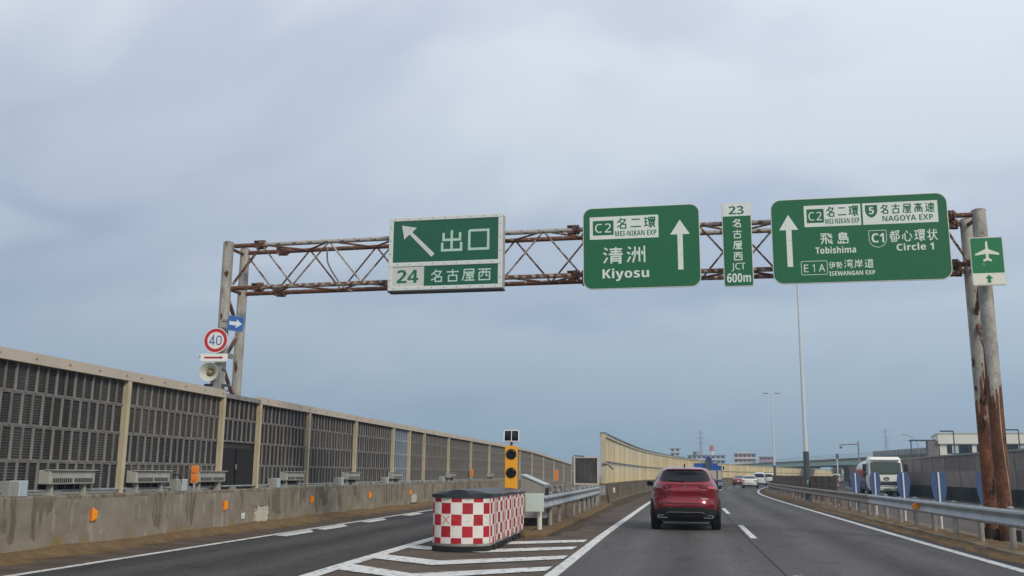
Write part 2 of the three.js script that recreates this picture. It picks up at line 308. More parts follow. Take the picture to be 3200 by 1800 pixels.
// traffic island beyond the crash cushion
{
  const ring = [[-1.15, 24.2], [-0.6, 23.3], [0.35, 22.75], [0.8, 23.0], [2.0, 29.6], [3.3, 37.2], [4.85, 46.5], [4.85, 49], [2.4, 49], [1.1, 40], [-0.1, 31.5]];
  const s = new THREE.Shape(ring.map(([x, d]) => new THREE.Vector2(x, d))), g = new THREE.ExtrudeGeometry(s, { depth: 0.1, bevelEnabled: true, bevelSize: 0.06, bevelThickness: 0.05, bevelSegments: 2 });
  g.rotateX(-Math.PI / 2); g.translate(0, -0.06, 0); struct('traffic_island', g, M.dirt, false);
  struct('roadside_grit', sweep(main, md(23.5), md(120), [[-1.75, 0.1], [-1.5, 0.03], [-1.1, -0.001]], 0.5, false, (s2, i) => { const n = vn(s2 * 0.8, i * 2.1, 999, 999, 57) - 0.45; return [i === 2 ? n * 0.5 : 0, i === 2 ? 0 : n * 0.05]; }), M.dirtDark, true);
}

// ---------------------------------------------------------------- left concrete barrier with its noise wall
const cbar = mesh('concrete_barrier', sweep(ramp, -24, 116, [[-2.6, -1.5], [-2.6, 0.985], [-1.77, 1.0], [-1.73, 0.97], [-1.70, 0.1], [-1.66, -0.05]].reverse(), 1.5), M.barrier, scene, true);
tag(cbar, 'rain-streaked grey concrete barrier running along the left edge of the exit ramp', 'barrier');
const rdir = ramp.turn(0);                                    // the ramp's direction; local -z runs along it
const NW = -1.98, cap0 = 3.27, cap1 = 3.46;
const wallL = thing('noise_wall', 'dark louvred noise wall with beige posts and cap above the ramp barrier', 'noise wall', ramp.at(0, NW, 0), rdir);
// local frame of the wall: z = -s
function louvre(len, h, pitch = 0.046, slant = 0.022) {       // sawtooth sheet, facing +x
  const n = Math.round(h / pitch), q = [];
  for (let i = 0; i < n; i++) { const y0 = i * h / n, y1 = (i + 1) * h / n, ym = y0 + (y1 - y0) * 0.3; q.push([[0, y0, 0], [0, y0, -len], [-slant, ym, -len], [-slant, ym, 0]], [[-slant, ym, 0], [-slant, ym, -len], [0, y1, -len], [0, y1, 0]]); }
  return quads(q);
}
const posts = [-10.3, -5.85, -1.4, 3.05, 7.48, 9.75, 13.54, 18.3, 23.3, 25.97, 28.67, 34, 40.1, 46.3, 53.2, 60.2, 67.7, 76.1, 85.4, 95.9, 106];
const rowsY = [1.06, 1.585, 2.185, 2.76, 3.30];
let ribCount = 0;
const ribG = new Map();
for (let b = 0; b + 1 < posts.length; b++) {
  const s0 = posts[b] + 0.03, s1 = posts[b + 1] - 0.03, len = s1 - s0, dr = ramp.drop((s0 + s1) / 2), dz = ramp.drop(s1) - ramp.drop(s0);
  const tilt = (o) => { o.rotation.x = -Math.atan2(dz, len); o.position.y -= ramp.drop(s0); };
  const door = b === 4, pale = b === 8, last = posts[b] > 34;
  for (let r = door ? 2 : 0; r < 4; r++) {
    const h = rowsY[r + 1] - rowsY[r] + 0.004, y = rowsY[r] - 0.002;
    const pm = pale ? M.acoustic : M.panel[Math.floor(hash(b, r, 12) * 5)];
    const pn = mesh('panel', louvre(len, h, last ? 0.1 : 0.046), pm, wallL); pn.position.set(0, y, -s0); tilt(pn);
    const fr = mesh('panel_frame', [bx(0.024, 0.04, len, 0.004, 0.022, -len / 2), bx(0.02, 0.02, len, 0.002, h - 0.012, -len / 2)], pale ? M.ribPale : M.rib[1], pn);
    const gap = 0.283, n = Math.floor(len / gap), shift = ((r * 0.37 + b * 0.21) % 1) * 0.16;
    const key = h.toFixed(3); if (!ribG.has(key)) ribG.set(key, uvm(bx(0.03, h - 0.04, 0.042, 0, h / 2, 0)));
    const list = [];
    for (let i = 0; i < n; i++) {
      const z = -(0.05 + shift + i * gap); if (-z > len - 0.03) continue;
      if (posts[b] > -4 && ribCount < 298 && !pale) { const q = shadow(new THREE.Mesh(ribG.get(key), M.rib[(i + r) % 2])); q.name = 'rib'; q.position.set(0.012, 0, z); pn.add(q); ribCount++; } else list.push(ribG.get(key).clone().translate(0.012, 0, z));
    }
    if (list.length) { const o = mesh('ribs', list, pale ? M.ribPale : M.rib[0], pn); o.userData.kind = 'stuff'; }
  }
  if (door) {
    const dp = mesh('door', [bx(0.05, 1.3, len + 0.14, -0.05, 0.5, -len / 2)], M.darkDoor, wallL); dp.position.set(-0.02, 1.06, -s0);
    mesh('door_leaf', [bx(0.03, 0.94, len * 0.42, 0, 0.5, -len * 0.24), bx(0.03, 0.96, len * 0.46, 0.012, 0.5, -len * 0.72)], M.blackRough, dp);
    mesh('handle', [bx(0.03, 0.14, 0.03, 0.04, 0.5, -len * 0.47)], M.galv, dp);
  }
  // cap length by length
  const cm = door ? M.galvDull : M.capBeige, cp = mesh('cap', [bx(door ? 0.2 : 0.24, cap1 - cap0 - (door ? 0.08 : 0), len + 0.13, -0.02, (cap0 + cap1) / 2 - (door ? 0.03 : 0), -len / 2)], cm, wallL);
  cp.position.set(0.02, 0, -s0); tilt(cp);
  if (!last && !door) { const bl = []; for (let i = 0; i < 5; i++) bl.push(rod([0.1, 3.365, -(0.35 + i * (len - 0.5) / 4)], [0.125, 3.365, -(0.35 + i * (len - 0.5) / 4)], 0.016, 6)); for (const g of bl) mesh('bolt', g, M.railRust, cp); }
}
for (const s of posts) { const o = mesh('post', [bx(0.12, 2.32, 0.02, 0.05, 2.16, -0.045), bx(0.12, 2.32, 0.02, 0.05, 2.16, 0.045), bx(0.025, 2.32, 0.125, 0.1, 2.16, 0)], M.postBeige, wallL); o.position.set(0, -ramp.drop(s), -s); }

// low road lights standing on the barrier
const onBar = (s, off, y) => ramp.at(s - 0.28, off, y);
function roadLight() {
  const t = thing('road_light', '', 'road light', [0, 0, 0], rdir, 'low road lights along the ramp barrier');
  mesh('housing', [rbx(0.24, 0.25, 1.38, 0.02, 0, 0.32, 0)], M.housing, t);
  mesh('visor', [bx(0.16, 0.018, 1.42, 0.09, 0.452, 0)], M.housing, t);
  for (const z of [-0.32, 0.32]) { const g = mesh('grille', [bx(0.012, 0.07, 0.56, 0.122, 0.27, z)], M.blackRough, t); for (let i = 0; i < 9; i++) mesh('slat', bx(0.014, 0.062, 0.012, 0.128, 0.27, z - 0.24 + i * 0.06), M.box, g); }
  for (const z of [-0.5, 0.5]) mesh('leg', [bx(0.1, 0.2, 0.07, 0, 0.1, z), bx(0.16, 0.015, 0.12, 0, 0.008, z)], M.housing, t);
  return t;
}
const rl0 = roadLight();
[[1.44, 'nearest low grey road light on the barrier, left of the first beige post'], [4.3, 'low grey road light on the barrier with a cable, second from the left edge'], [7.05, 'low grey road light directly behind the small orange twin reflector'], [12.45, 'low grey road light standing beside the beige post past the dark wall door'], [18.0, 'low grey road light left of the pale blue wall panel'], [23.8, 'low grey road light in front of the pale blue wall panel'], [34.6, 'small far road light on the barrier above the amber reflectors'], [46.6, 'farthest low road light on the barrier, left of the yellow flasher']].forEach(([s, l], i) => {
  const o = i ? dup(rl0, l, onBar(s, -1.84, 0.995), rdir) : rl0; o.position.set(...onBar(s, -1.84, 0.995)); o.userData.label = l; o.rotation.y = rdir;
});
// junction boxes and conduit
const jb0 = thing('junction_box', '', 'junction box', [0, 0, 0], rdir, 'junction boxes along the ramp barrier');
mesh('case', [rbx(0.2, 0.26, 0.24, 0.015, 0, 0.13, 0.1)], M.box, jb0); mesh('lid', [rbx(0.21, 0.27, 0.22, 0.012, 0.01, 0.135, -0.13)], M.boxBlue, jb0);
[[-0.05, 'pale junction box on the barrier at the left edge of the view'], [5.6, 'pale junction box left of the small orange twin reflector'], [11.1, 'pale junction box on the barrier just past the dark wall door'], [16.7, 'pale junction box on the barrier above the third amber reflector'], [22.3, 'pale junction box left of the pale blue wall panel'], [32.4, 'farthest junction box on the ramp barrier']].forEach(([s, l], i) => { const o = i ? dup(jb0, l, onBar(s, -1.85, 0.995), rdir) : jb0; o.position.set(...onBar(s, -1.85, 0.995)); o.userData.label = l; });
{
  const c = thing('conduit_pipe', 'thin grey conduit pipe on brackets along the barrier top', 'pipe', ramp.at(0, -1.9, 1.0), rdir);
  mesh('pipe', [rod([0, 0.075, 6], [0, 0.075, -56], 0.024, 8)], M.galv, c);
  for (let s = -4; s < 54; s += 2.45) mesh('bracket', [bx(0.12, 0.085, 0.22, 0, 0.042, -s)], M.box, c);
  const cb = thing('cable', 'black cable drooping from a road light down to its junction box', 'cable', ramp.at(5.1, -1.8, 1.0), rdir);
  mesh('cable_run', tube([[0, 0.36, 0.1], [0.03, 0.34, -0.1], [0.04, 0.2, -0.22], [0.02, 0.06, -0.35]], 0.016), M.black, cb);
}
// amber reflectors on the barrier face
const hexR = (() => { const s = new THREE.Shape([[-0.09, -0.075], [-0.02, -0.11], [0.055, -0.06], [0.055, 0.06], [-0.02, 0.11], [-0.09, 0.075]].map((p) => new THREE.Vector2(...p))); return ext(s, 0.03, 0.012).rotateY(Math.PI / 2 * 0.55); })();
[[2.15, 'amber reflector on the concrete barrier below the nearest road light'], [7.78, 'amber reflector on the barrier beside the small white number plate'], [13.8, 'amber reflector on the barrier past the rusty hatch plate'], [19.85, 'amber reflector on the barrier midway between the two hatch plates'], [25.75, 'farthest amber reflector, above the narrow hatch plate']].forEach(([s, l]) => {
  const t = thing('reflector', l, 'reflector', onBar(s, -1.70, 0.62), rdir, 'amber reflectors on the ramp barrier'); mesh('lens', hexR.clone().scale(1, 1, 1), M.amber, t); mesh('backplate', [bx(0.02, 0.24, 0.05, 0.0, 0, 0.07)], M.orange, t);
});
// hatch plates, number plate
const plateTex = tex(256, 128, (u, v) => { const n = fbm(u * 6, v * 5, 6, 5, 4, 400), ed = Math.min(u, 1 - u, v, 1 - v) * 4 + (n - 0.5) * 0.9; return ed < 0.22 ? [86, 66, 50] : [196 + (n - 0.5) * 40, 192 + (n - 0.5) * 40, 172 + (n - 0.5) * 40]; });
M.plate = std({ map: plateTex, roughness: 0.6 });
function hatch(s, w, h, y, l) { const t = thing('hatch_plate', l, 'hatch plate', onBar(s, -1.685, y), rdir); const g = new THREE.BoxGeometry(0.03, h, w); mesh('plate', g, M.plate, t, true); mesh('lip', [bx(0.07, 0.05, w + 0.06, 0, -h / 2 - 0.02, 0)], M.blackRough, t); for (const a of [-1, 1]) for (const b of [-1, 1]) mesh('bolt', rod([0.01, b * h * 0.4, a * w * 0.4], [0.03, b * h * 0.4, a * w * 0.4], 0.014, 6), M.railRust, t); }
hatch(10.0, 0.9, 0.44, 0.33, 'square cream hatch plate with rusty edges on the concrete barrier');
hatch(26.4, 0.9, 0.42, 0.36, 'narrow cream hatch plate on the barrier left of the crash cushion');
function canvasTex(w, h, f) { const c = document.createElement('canvas'); c.width = w; c.height = h; f(c.getContext('2d'), w, h); const t = new THREE.CanvasTexture(c); t.colorSpace = THREE.SRGBColorSpace; t.anisotropy = 8; return t; }
{
  const t = thing('number_plate', 'small white number plate low on the concrete barrier', 'plate', onBar(8.85, -1.69, 0.32), rdir);
  const f = canvasTex(128, 96, (c) => { c.fillStyle = '#dfe3e0'; c.fillRect(0, 0, 128, 96); c.fillStyle = '#6d7a80'; c.font = 'bold 52px sans-serif'; c.textAlign = 'center'; c.fillText('11', 64, 66); });
  mesh('plate', [rbx(0.012, 0.15, 0.2, 0.005)], M.white, t); mesh('print', new THREE.PlaneGeometry(0.17, 0.12).rotateY(Math.PI / 2).translate(0.0085, 0, 0), std({ map: f }), t, true);
}
// orange twin reflectors standing on the barrier
function twin(s, w, h, y, l) {
  const t = thing('twin_reflector', l, 'reflector', onBar(s, -1.8, y), rdir);
  mesh('board', ext(rrShape(w, h, w * 0.22, 0, h / 2 + 0.05), 0.03, 0.006), paint(212, 146, 84), t);
  for (const k of [0.28, 0.74]) mesh('lens', rod([0, 0.05 + h * k, 0.03], [0, 0.05 + h * k, 0.06], w * 0.41, 24), paint(228, 126, 40, { roughness: 0.35 }), t);
  mesh('stem', [bx(0.05, 0.22, 0.03, 0, -0.05, 0.01)], M.galv, t); t.rotation.y = 0.12;
}
twin(6.3, 0.17, 0.4, 1.12, 'small orange twin reflector standing on the barrier by the wall door');
twin(40, 0.2, 0.42, 1.18, 'small orange twin reflector on the far barrier left of the yellow flasher');
twin(86, 0.62, 1.1, 1.05, 'larger orange twin reflector on the barrier just left of the dark framed panel');

// ---------------------------------------------------------------- crash cushion at the nose of the gore
{
  const L = 5.1, R = 0.56, t = thing('crash_cushion', 'red and white chequered crash cushion with black lid at the ramp split', 'crash cushion', [-0.93, 0, -18.85], -0.14);
  // plan outline: half-round nose toward the camera (+z), straight sides, square back
  const outline = []; for (let i = 0; i <= 16; i++) { const a = Math.PI * i / 16; outline.push([R * Math.cos(a), R * Math.sin(a) * 0.8]); }
  outline.push([-R, -L + 0.1]); outline.push([R, -L + 0.1]); outline.push([R, 0]);
  const wall = (y0, y1, grow, rows = 1, wave = 0) => {
    const p = [], uv = []; let u = 0; const O = outline.map(([x, z]) => { const k = 1 + grow / R; return [x * k, z > 0 ? z * k : z]; });
    const seg = []; for (let i = 0; i + 1 < O.length; i++) { const a = O[i], b = O[i + 1], n = Math.max(1, Math.round(Math.hypot(b[0] - a[0], b[1] - a[1]) / 0.1)); for (let k = 0; k < n; k++) seg.push([mix(a[0], b[0], k / n), mix(a[1], b[1], k / n)]); } seg.push(O[0]);
    const us = [0]; for (let i = 1; i < seg.length; i++) us.push(us[i - 1] + Math.hypot(seg[i][0] - seg[i - 1][0], seg[i][1] - seg[i - 1][1]));
    const W = seg.map(([x, z], i) => { const f = z < 0 ? wave * Math.sin(us[i] * 5.2) : 0; return [x + (x > 0 ? f : -f), z]; });
    for (let i = 0; i + 1 < W.length; i++) for (let j = 0; j < rows; j++) { const a = mix(y0, y1, j / rows), b = mix(y0, y1, (j + 1) / rows), A = W[i], B = W[i + 1]; p.push(A[0], a, A[1], B[0], a, B[1], B[0], b, B[1], A[0], a, A[1], B[0], b, B[1], A[0], b, A[1]); uv.push(us[i], a, us[i + 1], a, us[i + 1], b, us[i], a, us[i + 1], b, us[i], b); }
    const g = new THREE.BufferGeometry(); g.setAttribute('position', new THREE.Float32BufferAttribute(p, 3)); g.setAttribute('uv', new THREE.Float32BufferAttribute(uv, 2)); g.computeVertexNormals(); return toCreasedNormals(g, 0.6);
  };
  const chk = canvasTex(2048, 256, (c) => {   // chequers 0.215 m: 40 columns by 5 rows, scuffed, with scrawled crosses
    const S = 51.2; c.fillStyle = '#e4e2da'; c.fillRect(0, 0, 2048, 256);
    for (let i = 0; i < 40; i++) for (let j = 0; j < 5; j++) if ((i + j) % 2 === 0) { const q = hash(i, j, 5); c.fillStyle = q < 0.5 ? '#b81c2c' : '#a81a2a'; c.fillRect(i * S + 2, j * S + 2, S - 3, S - 3); }
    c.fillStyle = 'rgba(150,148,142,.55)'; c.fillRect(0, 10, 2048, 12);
    c.strokeStyle = 'rgba(190,60,60,.75)'; c.lineWidth = 4; for (const [i, j] of [[7, 1], [6, 2], [8, 2], [7, 3], [5, 2]]) { const x = (i + 0.15) * S, y = (j + 0.15) * S; c.beginPath(); c.moveTo(x, y); c.lineTo(x + S * 0.7, y + S * 0.7); c.moveTo(x + S * 0.7, y); c.lineTo(x, y + S * 0.7); c.stroke(); }
    for (let i = 0; i < 1400; i++) { const x = hash(i, 1, 8) * 2048, y = hash(i, 2, 8) * 256; c.fillStyle = hash(i, 3, 8) < 0.5 ? 'rgba(70,55,50,.22)' : 'rgba(235,225,215,.25)'; c.fillRect(x, y, 2 + 14 * hash(i, 4, 8), 1 + 3 * hash(i, 5, 8)); }
  });
  chk.wrapS = THREE.RepeatWrapping; chk.repeat.set(1 / 8.6, 1 / 1.075); chk.offset.set(0.018, -0.04);
  mesh('chequered_sheet', wall(0.1, 1.06, 0, 4, 0.018), std({ map: chk, roughness: 0.45 }), t, true);
  mesh('base_skid', wall(0.0, 0.11, 0.01), M.blackRough, t, true);
  for (let i = 0; i < 9; i++) mesh('skid_block', bx(0.1, 0.09, 0.32, R + 0.02, 0.045, -0.35 - i * 0.52), M.blackRough, t);
  mesh('rim_band', wall(0.985, 1.035, 0.012), M.galvDull, t, true); mesh('rim_band', wall(0.1, 0.145, 0.012), M.galvDull, t, true);
  // sagging black lid: three cover sections
  const lidM = paint(46, 49, 54, { roughness: 0.42 });
  const sections = [[0.48, -1.3], [-1.3, -3.1], [-3.1, -L + 0.06]];
  sections.forEach(([z0, z1], q) => {
    const p = [], nx = 14, nz = 12, P = (i, j) => { const x = mix(-1, 1, i / nx), z = mix(z0, z1, j / nz); let w = R + 0.035; if (z > 0) w *= Math.sqrt(Math.max(0.02, 1 - (z / 0.52) ** 2)); const sag = q === 0 ? 0.045 * Math.exp(-((z + 0.45) ** 2) * 2.2) * (1 - 0.4 * x) : 0.02; const y = 1.15 - 0.06 * x ** 4 - 0.02 * x * x + 0.008 * Math.sin(z * 2.1 + x) - sag * (1 - x * x * 0.5) - (j === 0 || j === nz ? 0.008 : 0) - (q ? 0.012 * q : 0); return [x * w, y, z]; };
    for (let i = 0; i < nx; i++) for (let j = 0; j < nz; j++) { const a = P(i, j), b = P(i + 1, j), c = P(i + 1, j + 1), d = P(i, j + 1); p.push(...a, ...b, ...c, ...a, ...c, ...d); }
    for (let j = 0; j < nz; j++) for (const i of [0, nx]) { const a = P(i, j), b = P(i, j + 1), c = [b[0], 1.0, b[2]], d = [a[0], 1.0, a[2]]; p.push(...a, ...b, ...c, ...a, ...c, ...d); }
    for (let i = 0; i < nx; i++) for (const j of [0, nz]) { const a = P(i, j), b = P(i + 1, j), c = [b[0], 1.0, b[2]], d = [a[0], 1.0, a[2]]; p.push(...a, ...b, ...c, ...a, ...c, ...d); }
    const g = new THREE.BufferGeometry(); g.setAttribute('position', new THREE.Float32BufferAttribute(p, 3)); g.computeVertexNormals(); mesh('lid', toCreasedNormals(uvm(g), 0.7), lidM, t);
  });
}
// yellow twin flasher with solar panel
{
  const t = thing('warning_flasher', 'yellow warning flasher with two round lamps and a small solar panel', 'warning light', [0.02, 0.05, -24.9], -0.02);
  mesh('case', [rbx(0.33, 1.72, 0.16, 0.02, 0, 1.24, 0)], M.yellow, t); mesh('foot', [bx(0.12, 0.42, 0.1, 0, 0.2, 0)], M.galvDull, t);
  for (const y of [1.89, 1.42]) { const l = mesh('lamp', lathe([[0, 0.02], [0.08, 0.03], [0.118, 0.02], [0.118, 0]], 28).rotateX(Math.PI / 2).translate(0.0, y, 0.085), M.glassDark, t); mesh('hood', [new THREE.TorusGeometry(0.118, 0.016, 8, 28).translate(0, y, 0.095)], M.blackRough, l); }
  mesh('neck', [rod([0, 2.1, 0], [0, 2.2, 0], 0.035)], M.railRust, t);
  const p = mesh('solar_panel', [bx(0.36, 0.025, 0.36, 0, 0, 0)], paint(30, 36, 58, { roughness: 0.2 }), t); p.position.set(0, 2.35, 0); p.rotation.set(0.85, 0, 0.0);
  for (const x of [-0.09, 0.09]) for (let j = 0; j < 4; j++) mesh('cell', bx(0.155, 0.004, 0.075, x, 0.015, -0.127 + j * 0.085), M.glassDark, p);
  mesh('panel_frame', [bx(0.39, 0.035, 0.02, 0, 0, 0.19), bx(0.39, 0.035, 0.02, 0, 0, -0.19), bx(0.02, 0.035, 0.36, -0.19, 0, 0), bx(0.02, 0.035, 0.36, 0.19, 0, 0), bx(0.014, 0.03, 0.36, 0, 0.004, 0)], M.white, p);
}
// grey control cabinet
{
  const t = thing('control_cabinet', 'grey steel cabinet with a sloping lid behind the crash cushion', 'cabinet', [0.68, 0.04, -26.3], -0.25);
  const s = new THREE.Shape([[-0.32, 0.25], [0.32, 0.25], [0.32, 1.1], [-0.32, 1.36]].map((p) => new THREE.Vector2(...p)));
  mesh('case', [ext(s, 0.6).translate(0, 0, -0.3)], M.box, t); mesh('lid', [bx(0.72, 0.03, 0.66, 0, 0, 0, 0, 0, -0.385).translate(0.005, 1.25, 0)], M.boxBlue, t); mesh('plinth', [bx(0.56, 0.26, 0.52, 0, 0.13, 0)], M.blackRough, t);
  mesh('vent', [bx(0.012, 0.2, 0.42, 0.326, 0.95, 0)], M.blackRough, t); mesh('handle', [bx(0.03, 0.12, 0.02, 0.2, 0.8, 0.31)], M.chrome, t);
}
// ---------------------------------------------------------------- guard rails
const beamProf = (sgn, o, y) => [[0.02, 0.335], [0.075, 0.3], [0.085, 0.265], [0.03, 0.195], [0.02, 0.165], [0.03, 0.135], [0.085, 0.065], [0.075, 0.03], [0.02, 0]].map(([a, b]) => [o + sgn * a, y + b]);
function railBeam(path, a, b, sgn, o, y, m, parent, org) { const pr = beamProf(sgn, o, y); const g = sweep(path, a, b, pr.concat(pr.slice().reverse().map(([p, q]) => [p - sgn * 0.006, q])), 1.4); g.translate(-org[0], -org[1], -org[2]); return mesh('beam', g, m, parent); }
{
  // island rail toward the main road
  const isl = new Path([[0.78, 24.2], [2.2, 32.6], [3.95, 43.3]]), org = [0.78, 0, -24.2];
  const t = thing('guard_rail', 'short galvanised guard rail on the traffic island behind the crash cushion', 'guard rail', org);
  railBeam(isl, 0, isl.L - 0.1, 1, 0, 0.57, M.galv, t, org);
  for (let i = 0; i <= 9; i++) { const p = isl.at(0.1 + i * 2.05, -0.06, 0); mesh('post', [rod([p[0] - org[0], 0.03, p[2] - org[2]], [p[0] - org[0], 0.95, p[2] - org[2]], 0.062, 12)], i ? M.galvDull : M.offWhite, t); mesh('post_cap', lathe([[0, 0.03], [0.05, 0.015], [0.066, 0]], 12).translate(p[0] - org[0], 0.95, p[2] - org[2]), M.galv, t); }
  mesh('nose_plate', [bx(0.4, 0.44, 0.02, -0.2, 0.755, 0.14), rod([0.01, 0.535, 0.1], [0.01, 0.975, 0.1], 0.05, 14)], paint(190, 203, 196, { roughness: 0.4 }), t);
  const e = isl.at(isl.L, 0.03, 0); mesh('end_plate', [bx(0.34, 0.42, 0.03, e[0] - org[0] + 0.1, 0.74, e[2] - org[2] + 0.02, -0.2)], M.galv, t);
  // its twin toward the ramp
  const il = new Path([[-0.35, 26.5], [0.9, 34.6], [2.35, 43.8]]), og = [-0.35, 0, -26.5], u = thing('guard_rail', 'guard rail on the ramp side of the traffic island, mostly hidden', 'guard rail', og);
  railBeam(il, 0, il.L - 0.1, -1, 0, 0.57, M.galvDull, u, og);
  for (let i = 0; i <= 8; i++) { const p = il.at(0.1 + i * 2.1, 0.06, 0); mesh('post', [rod([p[0] - og[0], 0.03, p[2] - og[2]], [p[0] - og[0], 0.97, p[2] - og[2]], 0.062, 12)], M.galvDull, u); mesh('post_cap', lathe([[0, 0.03], [0.05, 0.015], [0.066, 0]], 12).translate(p[0] - og[0], 0.97, p[2] - og[2]), M.galv, u); }
}
function medianRail(d0, d1, off, sgn, ytop, m, pm, label, caps, gap = 2.0) {
  let n = 0; const a = md(d0), b = md(d1), org = main.at(a, off, 0), t = thing('guard_rail', label, 'guard rail', org);
  railBeam(main, a, b, sgn, off, ytop - 0.335, m, t, org);
  for (let s = a + 0.5; s < b; s += gap) { const p = main.at(s, off - sgn * 0.06, 0), x = p[0] - org[0], z = p[2] - org[2]; mesh('post', [rod([x, 0.06, z], [x, ytop + (caps ? 0.02 : -0.03), z], 0.06, 10)], pm, t); if (caps && (n++ % 2)) mesh('post_cap', lathe([[0, 0.035], [0.05, 0.02], [0.066, 0]], 10).translate(x, ytop + 0.02, z), M.galv, t); }
  return t;
}
const nearRail = medianRail(6, 34.5, 8.12, -1, 0.86, M.galv, M.galvDull, 'silver guard rail on the median nearest the camera at the lower right', true);
medianRail(34.6, 128, 8.12, -1, 0.86, M.railRust, M.railRust, 'weathered brown guard rail on the median past the tall lamp post', false);
{
  const p = main.at(md(27.3), 8.0, 0.68), t = thing('reflector', 'round orange reflector on the silver median guard rail', 'reflector', p, main.turn(md(27)));
  mesh('lens', rod([0, 0, -0.01], [0, 0, 0.03], 0.075, 20), M.amber, t); mesh('ring', new THREE.TorusGeometry(0.078, 0.012, 8, 20).translate(0, 0, 0.02), M.orange, t); mesh('arm', [bx(0.14, 0.05, 0.02, 0.06, 0, 0)], M.galv, t);
}
// blue glare paddles
{
  const sh = new THREE.Shape(); sh.moveTo(-0.08, -0.1); sh.bezierCurveTo(-0.14, 0.12, -0.18, 0.3, -0.185, 0.44); sh.bezierCurveTo(-0.185, 0.6, -0.17, 0.72, -0.115, 0.79); sh.lineTo(0.115, 0.79); sh.bezierCurveTo(0.17, 0.72, 0.185, 0.6, 0.185, 0.44); sh.bezierCurveTo(0.18, 0.3, 0.14, 0.12, 0.08, -0.1); sh.closePath();
  const M2 = paint(74, 98, 142, { roughness: 0.55 }), blade = uvm(ext(sh, 0.02, 0.006));
  [[24.5, 'blue glare paddle beside the rusty gantry legs'], [27.6, 'blue glare paddle standing in front of the plain grey wall'], [31.9, 'blue glare paddle overlapping the right side of the white truck'], [36.5, 'blue glare paddle overlapping the left side of the white truck front'], [40.6, 'farthest blue glare paddle, in front of the orange tank']].forEach(([d, l]) => {
    const s = md(d), t = thing('glare_paddle', l, 'glare paddle', main.at(s, d < 25 ? 8.98 : 8.7, 0.08), main.turn(s) - 0.25, 'blue glare paddles on the median');
    mesh('blade', blade.clone().translate(0, 0.72, 0), M2, t); mesh('post', [rod([0, 0, 0.03], [0, 1.5, 0.03], 0.026, 10)], M.white, t);
  });
}
// dark lattice screen on the median
{
  const a = md(44.8), b = md(150), org = main.at(a, 8.62, 0), t = thing('median_screen', 'low dark brown louvred screen along the median past the tall lamp post', 'fence', org);
  for (let s = a, i = 0; s < b; s += 2.5, i++) {
    const p = main.at(s, 8.62, 0), q = main.at(Math.min(s + 2.5, b), 8.62, 0), x0 = p[0] - org[0], z0 = p[2] - org[2], x1 = q[0] - org[0], z1 = q[2] - org[2], L = Math.hypot(x1 - x0, z1 - z0), ry = Math.atan2(-(z1 - z0), x1 - x0), cx = (x0 + x1) / 2, cz = (z0 + z1) / 2;
    mesh('post', [bx(0.09, 1.38, 0.09, x0, 0.77, z0, ry)], i < 8 ? M.rust : M.railRust, t);
    const pn = mesh('panel', [bx(L - 0.1, 0.66, 0.012, cx, 1.07, cz, ry)], M.darkDoor, t);
    if (s < md(80)) for (let k = 0; k < 7; k++) mesh('slat', bx(L - 0.08, 0.045, 0.03, cx, 0.78 + k * 0.1, cz + 0.012, ry), i < 3 ? M.panel[2] : M.rust, pn);
    mesh('rail', [bx(L, 0.05, 0.06, cx, 1.43, cz, ry)], M.rust, t);
  }
}
